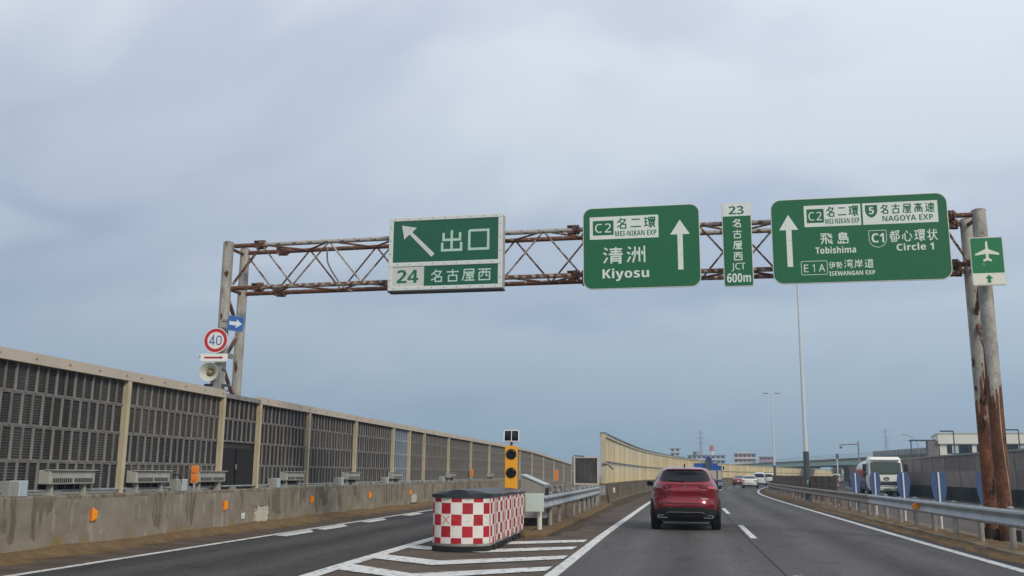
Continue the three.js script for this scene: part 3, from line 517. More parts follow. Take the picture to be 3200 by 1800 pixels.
// ---------------------------------------------------------------- beige noise wall between ramp and main road
{
  const a = md(47.3), b = md(330), org = main.at(a, -2.0, 0);
  const c = mesh('concrete_barrier', sweep(main, a - 0.3, mainEnd - 12, [[-2.45, -1.5], [-2.45, 0.99], [-1.93, 1.0], [-1.9, 0.96], [-1.86, 0.14], [-1.7, 0.12], [-1.68, -0.02]].reverse(), 2, true), M.barrierMid, scene, true);
  tag(c, 'grey concrete barrier under the beige noise wall beside the main road', 'barrier');
  const t = thing('noise_wall', 'long beige noise wall curving away beside the main road', 'noise wall', org);
  let i = 0;
  for (let s = a; s < b; s += 4, i++) {
    const p = main.at(s, -2.15, 0), q = main.at(Math.min(s + 4, b), -2.15, 0), x0 = p[0] - org[0], z0 = p[2] - org[2], x1 = q[0] - org[0], z1 = q[2] - org[2], L = Math.hypot(x1 - x0, z1 - z0), ry = Math.atan2(-(z1 - z0), x1 - x0);
    for (let r = 0; r < 2; r++) {
      const y0 = r ? 2.09 : 0.99, y1 = r ? 3.33 : 2.1, n = s < md(110) ? 12 : 4, qd = [];
      for (let k = 0; k < n; k++) { const u0 = (k / n) * (L - 0.04) + 0.02, u1 = ((k + 1) / n) * (L - 0.04) + 0.02, um = mix(u0, u1, 0.5), D = [0, 0.035]; const pt = (u, y, w) => [u, y, w]; const A = k % 2 ? 0.014 : 0, B = k % 2 ? 0 : 0.014; qd.push([pt(u0, y0, A), pt(um, y0, A), pt(um, y1, A), pt(u0, y1, A)], [pt(um, y0, A), pt(u1, y0, B), pt(u1, y1, B), pt(um, y1, B)]); }
      const pn = mesh('panel', quads(qd), M.beige[(i * 7 + r * 3 + (i >> 2)) % 3], t); pn.position.set(x0, 0, z0); pn.rotation.y = ry;
    }
    const po = mesh('post', [bx(0.1, 2.4, 0.07, 0, 2.2, 0.02)], M.postBeige, t); po.position.set(x0, 0, z0); po.rotation.y = ry;
    const cp = mesh('cap', [bx(L + 0.02, 0.1, 0.2, L / 2, 3.37, 0)], M.postBeige, t); cp.position.set(x0, 0, z0); cp.rotation.y = ry;
    const rl = mesh('rail', [bx(L, 0.06, 0.1, L / 2, 2.1, 0.06)], M.galvDull, t); rl.position.set(x0, 0, z0); rl.rotation.y = ry;
    if (s < md(130)) for (const k of [0.25, 0.75]) { const br = mesh('clip', [bx(0.34, 0.05, 0.3, L * k, 3.5, 0.03, 0.3), bx(0.04, 0.1, 0.04, L * k, 3.45, 0)], M.lampDark, t); br.position.set(x0, 0, z0); br.rotation.y = ry; }
  }
  const ep = mesh('end_post', [bx(0.22, 3.42, 0.24, 0, 1.71, 0)], M.postBeige, t); ep.position.set(-0.05, 0, 0.15); ep.rotation.y = -0.18;
  const rb = mesh('rusty_bracket', tube([[-0.1, 1.95, 0.35], [0.1, 1.93, 0.3], [0.3, 1.8, 0.2], [0.42, 1.7, 0.15]], 0.05), M.railRust, t); rb.userData.label = 'dark rusty bent bracket on the wall end';
  const rf = thing('reflector', 'small white reflector on the concrete barrier below the beige wall', 'reflector', main.at(md(51), -1.84, 0.62), -0.18); mesh('lens', [rbx(0.12, 0.26, 0.06, 0.03)], M.white, rf);
  const dp = thing('framed_panel', 'dark ribbed panel in a pale frame at the end of the beige wall', 'panel', [3.66, 0.06, -46.6], -0.1);
  mesh('panel', [bx(1.06, 1.22, 0.03, 0, 1.54, 0)], M.panel[1], dp); for (let k = 0; k < 7; k++) mesh('rib', bx(0.03, 1.2, 0.03, -0.45 + k * 0.15, 1.54, 0.025), M.darkDoor, dp);
  mesh('frame', [bx(0.08, 1.4, 0.1, -0.57, 1.53, 0), bx(0.1, 1.4, 0.1, 0.57, 1.53, 0), bx(1.06, 0.05, 0.09, 0, 2.17, 0), bx(1.06, 0.06, 0.09, 0, 0.92, 0)], M.capBeige, dp);
  mesh('top_strip', [bx(0.5, 0.05, 0.12, -0.35, 2.24, 0, 0, 0, -0.05)], M.lampDark, dp); mesh('side_strip', [bx(0.05, 1.4, 0.12, -0.645, 1.5, 0)], M.lampDark, dp);
  mesh('leg', [bx(0.1, 0.86, 0.1, -0.57, 0.43, 0)], M.galvDull, dp); mesh('leg', [bx(0.1, 0.86, 0.1, 0.57, 0.43, 0)], M.galvDull, dp);
}
// ---------------------------------------------------------------- grey noise wall beyond the opposite carriageway
{
  const a = md(14), b = md(240), org = main.at(a, 18.4, 0);
  const c = mesh('concrete_barrier', sweep(main, a, b, [[18.9, -1.5], [18.9, 0.84], [18.4, 0.85], [18.37, 0.1], [18.3, -0.01]], 3), M.barrierDark, scene, true);
  tag(c, 'dark stained concrete base of the wall beyond the opposite lanes', 'barrier');
  const t = thing('noise_wall', 'grey panelled noise wall beyond the opposite lanes on the right', 'noise wall', org);
  let i = 0;
  for (let s = a; s < b; s += 3.6, i++) {
    const p = main.at(s, 18.6, 0), q = main.at(Math.min(s + 3.6, b), 18.6, 0), x0 = p[0] - org[0], z0 = p[2] - org[2], x1 = q[0] - org[0], z1 = q[2] - org[2], L = Math.hypot(x1 - x0, z1 - z0), ry = Math.atan2(-(z1 - z0), x1 - x0) + Math.PI;
    const put = (o) => { o.position.set(x1, 0, z1); o.rotation.y = ry; };
    for (let r = 0; r < 2; r++) { const y0 = r ? 1.805 : 0.84, y1 = r ? 2.79 : 1.805, g = [bx(L - 0.04, y1 - y0, 0.05, L / 2, (y0 + y1) / 2, 0)]; if (s < md(90)) for (let k = 1; k < 12; k++) g.push(bx(0.03, y1 - y0 - 0.06, 0.012, k * L / 12, (y0 + y1) / 2, 0.03)); put(mesh('panel', g, M.greyPanel[(i * 5 + r * 2 + (i >> 1)) % 3], t)); }
    put(mesh('post', [bx(0.1, 1.94, 0.12, 0, 1.82, 0.02)], M.rib[0], t)); put(mesh('cap', [bx(L + 0.02, 0.1, 0.18, L / 2, 2.83, 0)], M.galvDull, t));
  }
}

// ---------------------------------------------------------------- sign gantry: local x runs left to right along it, local +z faces the camera
const GK = 1.03, GY = (y) => 1.46 + (y - 1.46) * GK;   // size of the gantry against the first survey
const GP = [-7.3 * GK, 0, -24.3 * GK], GR = -0.2033, GLEN = 18.3, GD = 0.8;
const gAt = (x, y, z) => { const c = Math.cos(GR), s = Math.sin(GR); x *= GK; y = GY(y); return [GP[0] + x * c + z * s, y, GP[2] - x * s + z * c]; };
// leg paint: pale weathered paint above, flaked to rust below a ragged edge, with pale runs left standing
const legTex = (edgeH, k) => { const t = tex(256, 1024, (u, v) => {
  const y = v * 7.4, n = fbm(u * 6, v * 26, 6, 26, 5, k), f = fbm(u * 40, v * 160, 40, 160, 2, k + 3), tongue = fbm(u * 9, v * 2, 9, 2, 3, k + 7);
  const rustHere = y < edgeH + (tongue - 0.5) * 3.2 + (n - 0.5) * 1.1 || n < 0.27;
  const ph = (u * 2 + 0.12 * Math.sin(y * 1.3 + k) + y * 0.05) % 1, run = y < edgeH + 0.8 && y > 0.9 && (Math.abs(ph - 0.31) < 0.02 || (Math.abs(ph - 0.62 - 0.1 * Math.sin(y * 3)) < 0.015 && tongue > 0.45));
  if (rustHere && !run) return [102 + (f - 0.5) * 56 + (n - 0.5) * 70, 63 + (f - 0.5) * 40 + (n - 0.5) * 44, 41 + (f - 0.5) * 28 + (n - 0.5) * 22];
  const c = 160 + (n - 0.5) * 70 + (f - 0.5) * 34; return [c + 2, c - 1, c - 10];
}); return std({ map: t, roughness: 0.82, bumpMap: grain, bumpScale: 0.002 }); };
{
  const t = thing('sign_gantry', 'rust-streaked steel truss gantry spanning the road and carrying the green signs', 'gantry', [GP[0], -0.044, GP[2]], GR); t.scale.setScalar(GK);
  const H = 7.36, top = 7.26, bot = 6.13;
  const leg = (x, z, r, m, label) => { const g = new THREE.CylinderGeometry(r, r, H, 24, 1).translate(x, H / 2, z); const o = mesh('leg', g, m, t, true); if (label) o.userData.label = label; mesh('leg_cap', lathe([[0, 0.03], [r * 0.7, 0.025], [r + 0.006, 0]], 20).translate(x, H, z), M.rustHalf, o); return o; };
  leg(-0.18, 0, 0.135, legTex(-1, 500)); leg(-0.12, -GD, 0.125, legTex(2.6, 510));
  const r1 = leg(18.17, 0, 0.15, legTex(4.0, 520), 'right front leg, rusted over its lower half'), r2 = leg(18.1, -GD, 0.135, legTex(3.4, 530), 'right rear leg, rusted over its lower part');
  for (const o of [r1, r2]) { const x = o === r1 ? 18.17 : 18.1, z = o === r1 ? 0 : -GD; mesh('base_plate', [bx(0.5, 0.03, 0.5, x, 0.1, z)], M.rust, o); for (let k = 0; k < 6; k++) { const a = k * Math.PI / 3; mesh('gusset', bx(0.16, 0.26, 0.02, x + 0.2 * Math.cos(a), 0.24, z - 0.2 * Math.sin(a), a), M.blackRough, o); } }
  for (const [x, y0, y1, n] of [[-0.15, 1.4, 6.0, 5], [18.13, 0.9, 6.0, 5]]) for (let k = 0; k < n; k++) { const a = mix(y0, y1, k / n), b = mix(y0, y1, (k + 1) / n), fz = k % 2; mesh('leg_brace', [rod([x, a, fz ? 0 : -GD], [x, b, fz ? -GD : 0], 0.05, 8)], M.rust, t); }
  // four chords, each in lengths joined by bolted flanges
  const camber = (x) => 0.05 * Math.sin(Math.PI * x / GLEN);
  const cuts = [0, 0.8, 9.05, 17.6, 18.15];
  for (const z of [0, -GD]) for (const y of [top, bot]) {
    for (let i = 0; i < 4; i++) { const a = cuts[i] + (z && i ? 0.25 : 0), b = cuts[i + 1] + (z && i < 3 ? 0.25 : 0), m = i === 0 || i === 3 ? M.rust : z === 0 && i === 1 ? (y === top ? M.rustLow : M.rustHalf) : i === 2 ? M.rustHalf : M.rust; const mid = (a + b) / 2; mesh('chord', [rod([a, y + camber(a), z], [mid, y + camber(mid), z], 0.058, 14), rod([mid, y + camber(mid), z], [b, y + camber(b), z], 0.058, 14)], m, t); }
    for (const x of [0.8, 9.05, 17.6]) { const X = x + (z ? 0.25 : 0), Y = y + camber(X); const f = mesh('flange', [rod([X - 0.05, Y, z], [X - 0.012, Y, z], 0.125, 16), rod([X + 0.012, Y, z], [X + 0.05, Y, z], 0.125, 16)], M.rust, t); for (let k = 0; k < 6; k++) { const a = k * Math.PI / 3; mesh('bolt', rod([X - 0.08, Y + 0.095 * Math.cos(a), z + 0.095 * Math.sin(a)], [X + 0.08, Y + 0.095 * Math.cos(a), z + 0.095 * Math.sin(a)], 0.014, 6), M.rustHalf, f); } for (let k = 0; k < 4; k++) { const a = k * Math.PI / 2 + 0.8; mesh('gusset', bx(0.2, 0.09, 0.012, 0, 0.09, 0).rotateX(a).translate(X - 0.12, Y, z), M.rust, f); } }
  }
  // lattice: zig-zag on the front and back faces (half a bay apart), and on top and bottom
  const P = 1.866, hz = P / 2;
  const bar = (a, b, r, m) => mesh('lattice_bar', [rod(a, b, r, 8)], m, t);
  for (let k = 0; k < 10; k++) {
    const xt = 0.77 + k * P, xb = xt + hz;
    if (xt < 18) { if (k > 0) bar([xt - hz, bot + 0.05 + camber(xt - hz), 0], [xt, top + camber(xt), 0], 0.024, k % 3 ? M.rustHalf : M.rust); if (xb < 18.1) bar([xt, top + camber(xt), 0], [xb, bot + camber(xb), 0], 0.024, k % 4 === 1 ? M.rustLow : M.rustHalf); }
    const yt = -0.1 + k * P, yb = yt + hz;
    if (yt < 18) { if (k > 0) bar([yt - hz, bot + camber(yt - hz), -GD], [yt, top + camber(yt), -GD], 0.024, M.rust); if (yb < 18.1) bar([yt, top + camber(yt), -GD], [yb, bot + camber(yb), -GD], 0.024, k % 3 ? M.rust : M.rustHalf); }
    for (const y of [top, bot]) { const q = y === top ? xt : xt - hz, r2x = q - hz; if (q < 18 && r2x > 0) bar([r2x, y + camber(r2x), -GD], [q, y + camber(q), 0], 0.026, M.rust); if (q + hz < 18 && q > 0) bar([q, y + camber(q), 0], [q + hz, y + camber(q + hz), -GD], 0.026, M.rust); }
  }
  for (const y of [top - 0.05, bot]) { bar([-0.15, y, 0], [-0.12, y, -GD], 0.045, M.rust); bar([18.17, y, 0], [18.1, y, -GD], 0.045, M.rust); }
  bar([0.0, bot + 0.1, 0], [0.77, top, 0], 0.036, M.rust); bar([17.9, bot, 0], [17.3, top, 0], 0.03, M.rust);
  mesh('drain_pipe', tube([[2.45, 7.2, -0.35], [2.45, 6.95, -0.35], [2.5, 6.75, -0.35], [2.85, 6.2, -0.5], [3.1, 6.05, -0.6]], 0.022), M.galvDull, t);
}
// ---------------------------------------------------------------- lettering: strokes on a 100 by 100 cell
const KJ = {
  出: '50,4 50,92;17,14 17,46 83,46 83,14;12,58 12,92 88,92 88,58', 口: '10,12 90,12 90,90 10,90 10,12',
  名: '44,4 32,24 8,44;36,18 80,18 66,44 42,66 8,84;30,34 50,50;38,60 84,60 84,94 38,94 38,60', 古: '6,24 94,24;50,4 50,52;20,52 80,52 80,94 20,94 20,52',
  屋: '18,10 88,10 88,32 18,32;18,10 18,52 6,94;28,44 92,44;54,44 40,58 84,58;72,50 88,66;32,74 86,74;58,60 58,92;22,92 96,92', 西: '4,12 96,12;12,34 88,34 88,92 12,92 12,34;39,12 39,40 35,56 22,68;61,12 61,60 80,64',
  二: '14,20 86,20;4,84 96,84', 環: '2,15 34,15;4,46 32,46;0,82 36,74;18,15 18,78;42,8 96,8 96,27 42,27 42,8;60,8 60,27;78,8 78,27;38,38 100,38;48,48 90,48 90,63 48,63 48,48;66,63 40,86;60,70 60,95 74,88;66,63 98,94;92,68 78,78',
  清: '8,8 24,19;3,35 19,46;5,92 23,62;34,16 97,16;39,30 93,30;30,44 100,44;65,4 65,44;42,56 42,96;42,56 89,56 89,92 78,94;42,69 89,69;42,81 89,81', 洲: '8,8 22,19;3,37 18,47;4,92 19,62;42,7 42,55 31,95;64,10 64,91;89,4 89,96;33,34 28,54;53,32 56,52;76,32 80,52',
  高: '50,2 50,14;6,15 94,15;30,26 70,26 70,42 30,42 30,26;14,96 14,53 88,53 88,92 78,95;36,65 66,65 66,83 36,83 36,65', 速: '8,9 21,22;3,42 19,42 19,76 3,92;19,76 40,91 98,93;32,18 98,18;65,4 65,84;41,30 90,30 90,53 41,53 41,30;62,55 34,79;68,55 94,77',
  飛: '6,10 64,10 68,30 94,46;88,10 74,20;94,25 76,32;46,20 8,30;28,26 28,60 10,95;4,52 62,52;46,28 46,95;62,54 68,80 96,94;90,58 74,68;96,73 78,81', 島: '50,1 40,12;22,13 22,62;22,13 80,13 80,38 22,38;22,25 80,25;22,50 96,50;22,62 91,62 89,90 78,96;12,74 12,92 74,92;33,72 33,92;54,72 54,92',
  都: '8,22 50,22;30,5 30,39;2,40 58,40;56,12 4,64;20,56 50,56 50,94 20,94 20,56;20,74 50,74;66,8 66,97;66,10 93,10 80,38 96,60 84,74 72,69', 心: '12,40 5,78;30,28 30,82 42,93 72,93 77,72;42,10 58,30;78,34 96,68',
  状: '8,20 19,40;28,4 28,96;4,72 27,54;40,36 98,36;66,4 64,46 54,72 36,95;66,46 78,74 98,94;82,10 92,26', 伊: '24,4 3,48;16,34 16,96;34,14 86,14 86,70 34,70;28,42 98,42;59,14 56,60 36,95',
  勢: '8,14 46,14;27,3 27,24;3,25 50,25;16,28 7,37;36,28 45,37;8,47 48,47;27,38 27,57;5,60 50,55;55,18 82,18 82,48 97,55 97,44;68,4 66,30 52,57;55,34 66,45;20,69 79,69 75,92 62,95;50,60 44,78 13,96', 湾: '8,8 22,19;3,37 18,47;4,92 19,62;64,1 64,12;32,13 100,13;54,14 50,37;74,14 74,37;40,22 34,35;88,20 96,33;38,47 87,47 87,59 42,59 42,73 91,73 87,92 72,96',
  岸: '50,3 50,24;16,8 16,24 84,24 84,8;14,37 94,37;14,37 14,66 3,95;32,53 86,53;24,71 98,71;57,53 57,97', 道: '9,9 22,22;3,42 18,42 18,76 3,91;18,76 40,91 98,93;46,2 54,14;82,2 74,14;32,16 100,16;64,16 58,28;44,29 88,29 88,81 44,81 44,29;44,46 88,46;44,63 88,63',
};
function kanji(c, ch, x, y, w, h, lw, col) {
  c.strokeStyle = col; c.lineWidth = lw; c.lineCap = 'butt'; c.lineJoin = 'miter';
  for (const st of KJ[ch].split(';')) { c.beginPath(); st.split(' ').forEach((p, i) => { const [a, b] = p.split(',').map(Number); const X = x + a / 100 * w, Y = y + b / 100 * h; i ? c.lineTo(X, Y) : c.moveTo(X, Y); }); c.stroke(); }
}
function word(c, s, x, y, w, h, col, bold = true, family = 'sans-serif') {   // text fitted to a box (x, y = top left)
  c.save(); c.font = (bold ? 'bold ' : '') + '100px ' + family; c.fillStyle = col; c.textBaseline = 'alphabetic'; c.textAlign = 'left';
  const m = c.measureText(s), a = m.actualBoundingBoxAscent, d = m.actualBoundingBoxDescent, l = m.actualBoundingBoxLeft, r = m.actualBoundingBoxRight;
  c.translate(x, y); c.scale(w / (l + r), h / (a + d)); c.fillText(s, l, a); c.restore();
}
const rr = (c, x, y, w, h, r) => { c.beginPath(); c.roundRect(x, y, w, h, r); };
const GRN = '#17663f', WHT = '#dfe5df';
function weather(c, w, h, k) {   // dust specks, thin runs of dirt
  for (let i = 0; i < 16; i++) { c.fillStyle = 'rgba(40,50,44,.13)'; c.fillRect(hash(i, 21, k) * w, hash(i, 22, k) * h * 0.4, 1 + 2 * hash(i, 23, k), h * (0.15 + 0.5 * hash(i, 24, k))); }
  for (let i = 0; i < 260; i++) { c.fillStyle = hash(i, 1, k) < 0.6 ? 'rgba(20,50,36,.10)' : 'rgba(230,238,230,.07)'; const x = hash(i, 2, k) * w, y = hash(i, 3, k) * h; c.fillRect(x, y, 2 + hash(i, 4, k) * 10, 2 + hash(i, 5, k) * 30); }
}
function arrowUp(c, cx, y0, y1, sw, hw, hh, col) { c.fillStyle = col; c.beginPath(); c.moveTo(cx, y0); c.lineTo(cx + hw, y0 + hh); c.lineTo(cx + sw, y0 + hh); c.lineTo(cx + sw, y1); c.lineTo(cx - sw, y1); c.lineTo(cx - sw, y0 + hh); c.lineTo(cx - hw, y0 + hh); c.closePath(); c.fill(); }
function faceGeo(w, h, r) { const g = new THREE.ShapeGeometry(rrShape(w, h, r), 12), p = g.attributes.position, u = g.attributes.uv; for (let i = 0; i < p.count; i++) u.setXY(i, p.getX(i) / w + 0.5, p.getY(i) / h + 0.5); return g; }
function board(name, label, x0, x1, y0, y1, r, z, px, draw, k) {
  const w = (x1 - x0) * GK, h = (y1 - y0) * GK, cx = (x0 + x1) / 2, cy = (y0 + y1) / 2, t = thing(name, label, 'road sign', gAt(cx, cy, z), GR);
  mesh('panel', [ext(rrShape(w, h, r), 0.03, 0.004).translate(0, 0, -0.035)], M.offWhite, t);
  const f = canvasTex(px, Math.round(px * h / w), (c, W, Hh) => { c.fillStyle = GRN; c.fillRect(0, 0, W, Hh); draw(c, W, Hh); weather(c, W, Hh, k); });
  mesh('face', faceGeo(w - 0.03, h - 0.03, r - 0.012).translate(0, 0, 0.003), std({ map: f, roughness: 0.38 }), t, true);
  for (const q of [-0.3, 0.3]) mesh('mount_rib', [bx(0.07, h * 0.92, 0.05, q * w, 0, -0.06)], M.galvDull, t);
  for (const q of [-0.3, 0.3]) for (const yy of [7.28, 6.15]) if (yy < y1) mesh('clamp', bx(0.1, 0.16, z - 0.06, q * w, (yy - cy) * GK, -(z + 0.1) / 2), M.galvDull, t);
  return t;
}
// "C2" route panel with its reading; box in canvas units
function routePanel(c, x, y, w, h) {
  c.fillStyle = WHT; c.fillRect(x, y, w, h); c.fillStyle = GRN; rr(c, x + w * 0.045, y + h * 0.17, w * 0.305, h * 0.65, 6); c.fill();
  word(c, 'C', x + w * 0.078, y + h * 0.3, w * 0.105, h * 0.4, WHT, false); word(c, '2', x + w * 0.22, y + h * 0.3, w * 0.095, h * 0.4, WHT, false);
  ['名', '二', '環'].forEach((k, i) => kanji(c, k, x + w * (0.39 + i * 0.2), y + h * 0.07, w * 0.165, h * 0.5, h * 0.055, GRN));
  word(c, 'MEI-NIKAN EXP', x + w * 0.37, y + h * 0.65, w * 0.6, h * 0.24, GRN, true);
}
board('direction_sign', 'green Kiyosu direction sign with a white arrow, middle of the gantry', 9.26, 12.0, 5.74, 7.72, 0.22, 0.4, 1024, (c, W, H) => {
  const X = (v) => (v - 115) / 1960 * W, Y = (v) => v / 1395 * H;
  routePanel(c, X(222), Y(150), X(1398) - X(222), Y(545) - Y(150));
  kanji(c, '清', X(445), Y(675), X(785) - X(445), Y(985) - Y(675), 15, WHT); kanji(c, '洲', X(850), Y(670), X(1190) - X(850), Y(980) - Y(670), 15, WHT);
  word(c, 'Kiyosu', X(435), Y(1060), X(1225) - X(435), Y(1275) - Y(1060), WHT, true);
  arrowUp(c, X(1757), Y(255), Y(1115), 23, 86, 135, WHT); c.fillStyle = 'rgba(20,60,40,.25)'; c.fillRect(0, Y(700), W, 2);
}, 600);
board('direction_sign', 'large green Tobishima direction sign with a white arrow at the left', 13.62, 17.43, 5.73, 7.71, 0.24, 0.4, 1536, (c, W, H) => {
  const X = (v) => (v - 60) / 2465 * W, Y = (v, x = 1300) => { const top = 100 - (x - 60) * 0.0325, bt = 1258 - (x - 60) * 0.0135; return (v - top) / (bt - top) * H; };
  routePanel(c, X(530), Y(165, 930), X(1335) - X(530), H * 0.258);
  { const x = X(1362), y = Y(152, 1360), w = X(2402) - x, h = H * 0.258; c.fillStyle = WHT; c.fillRect(x, y, w, h); c.fillStyle = GRN; c.beginPath(); c.moveTo(x + w * 0.035, y + h * 0.1); c.lineTo(x + w * 0.2, y + h * 0.1); c.lineTo(x + w * 0.2, y + h * 0.36); c.quadraticCurveTo(x + w * 0.19, y + h * 0.62, x + w * 0.1175, y + h * 0.68); c.quadraticCurveTo(x + w * 0.045, y + h * 0.62, x + w * 0.035, y + h * 0.36); c.fill(); word(c, '5', x + w * 0.085, y + h * 0.18, w * 0.068, h * 0.34, WHT, true);
    ['名', '古', '屋', '高', '速'].forEach((k, i) => kanji(c, k, x + w * (0.235 + i * 0.15), y + h * 0.08, w * 0.122, h * 0.46, h * 0.052, GRN)); word(c, 'NAGOYA EXP', x + w * 0.26, y + h * 0.62, w * 0.67, h * 0.26, GRN, true); }
  arrowUp(c, X(300), Y(300, 300), Y(1030, 300), 25, 86, H * 0.185, WHT);
  kanji(c, '飛', X(738), Y(560, 830), X(925) - X(738), H * 0.142, 11, WHT); kanji(c, '島', X(975), Y(552, 1060), X(1150) - X(975), H * 0.142, 11, WHT); word(c, 'Tobishima', X(668), Y(755, 950), X(1238) - X(668), H * 0.082, WHT, true);
  c.strokeStyle = WHT; c.lineWidth = 5; { const x = X(1430), y = Y(538, 1550), w = X(1672) - x, h = H * 0.2; c.beginPath(); c.roundRect(x, y, w, h * 0.5, [8, 8, 0, 0]); c.save(); c.restore(); c.beginPath(); c.moveTo(x, y + h * 0.55); c.lineTo(x, y + 8); c.quadraticCurveTo(x, y, x + 8, y); c.lineTo(x + w - 8, y); c.quadraticCurveTo(x + w, y, x + w, y + 8); c.lineTo(x + w, y + h * 0.55); c.quadraticCurveTo(x + w * 0.95, y + h * 0.92, x + w / 2, y + h); c.quadraticCurveTo(x + w * 0.05, y + h * 0.92, x, y + h * 0.55); c.stroke(); word(c, 'C1', x + w * 0.14, y + h * 0.16, w * 0.72, h * 0.56, WHT, true); }
  ['都', '心', '環', '状'].forEach((k, i) => kanji(c, k, X(1712 + i * 172), Y(535 - i * 4, 1700 + i * 172), X(145) - X(0), H * 0.145, 9.5, WHT)); word(c, 'Circle 1', X(1800), Y(722, 2050), X(2310) - X(1800), H * 0.083, WHT, true);
  c.lineWidth = 5; rr(c, X(455), Y(955, 640), X(822) - X(455), H * 0.16, 12); c.stroke(); word(c, 'E', X(490), Y(1000, 640), X(555) - X(490), H * 0.09, WHT, false); word(c, '1', X(612), Y(1000, 640), X(645) - X(612), H * 0.09, WHT, false); word(c, 'A', X(700), Y(1000, 640), X(790) - X(700), H * 0.09, WHT, false);
  kanji(c, '伊', X(848), Y(965, 900), X(88) - X(0), H * 0.085, 6.5, WHT); kanji(c, '勢', X(945), Y(965, 990), X(88) - X(0), H * 0.085, 6, WHT); ['湾', '岸', '道'].forEach((k, i) => kanji(c, k, X(1060 + i * 142), Y(935, 1150 + i * 100), X(124) - X(0), H * 0.108, 7.5, WHT)); word(c, 'ISEWANGAN EXP', X(845), Y(1095, 1150), X(1485) - X(845), H * 0.052, WHT, true);
  c.fillStyle = 'rgba(20,60,40,.25)'; c.fillRect(0, H * 0.49, W, 2);
}, 610);
board('junction_sign', 'narrow upright green junction sign headed 23, between the two large signs', 12.52, 13.18, 5.71, 7.69, 0.05, 0.4, 360, (c, W, H) => {
  c.fillStyle = WHT; c.fillRect(0, 0, W, H * 0.155); word(c, '23', W * 0.22, H * 0.03, W * 0.55, H * 0.105, GRN, true);
  ['名', '古', '屋', '西'].forEach((k, i) => kanji(c, k, W * 0.33, H * (0.185 + i * 0.135), W * 0.35, H * 0.108, 13, WHT));
  word(c, 'JCT', W * 0.25, H * 0.725, W * 0.5, H * 0.1, WHT, false); word(c, '600m', W * 0.08, H * 0.85, W * 0.85, H * 0.11, WHT, true);
}, 620);
board('airport_sign', 'green airport sign with a white aeroplane on the right gantry leg', 17.8, 18.47, 5.55, 6.62, 0.035, 0.5, 360, (c, W, H) => {
  const cr = '#e9e9d6'; c.fillStyle = '#1a7a49'; c.fillRect(0, 0, W, H); c.fillStyle = cr; c.fillRect(0, H * 0.755, W, H * 0.245);
  c.beginPath(); for (const [i, [x, y]] of [[0.5, 0.06], [0.535, 0.1], [0.54, 0.24], [0.88, 0.335], [0.88, 0.375], [0.545, 0.345], [0.54, 0.43], [0.64, 0.475], [0.63, 0.51], [0.5, 0.485], [0.37, 0.51], [0.36, 0.475], [0.46, 0.43], [0.455, 0.345], [0.12, 0.375], [0.12, 0.335], [0.46, 0.24], [0.465, 0.1]].entries()) i ? c.lineTo(x * W, y * H) : c.moveTo(x * W, y * H); c.fill();
  c.strokeStyle = 'rgba(233,233,214,.7)'; c.lineWidth = 3; c.strokeRect(W * 0.32, H * 0.55, W * 0.07, H * 0.03);
  arrowUp(c, W * 0.5, H * 0.79, H * 0.965, W * 0.055, W * 0.13, H * 0.085, '#1a7a49');
}, 630);
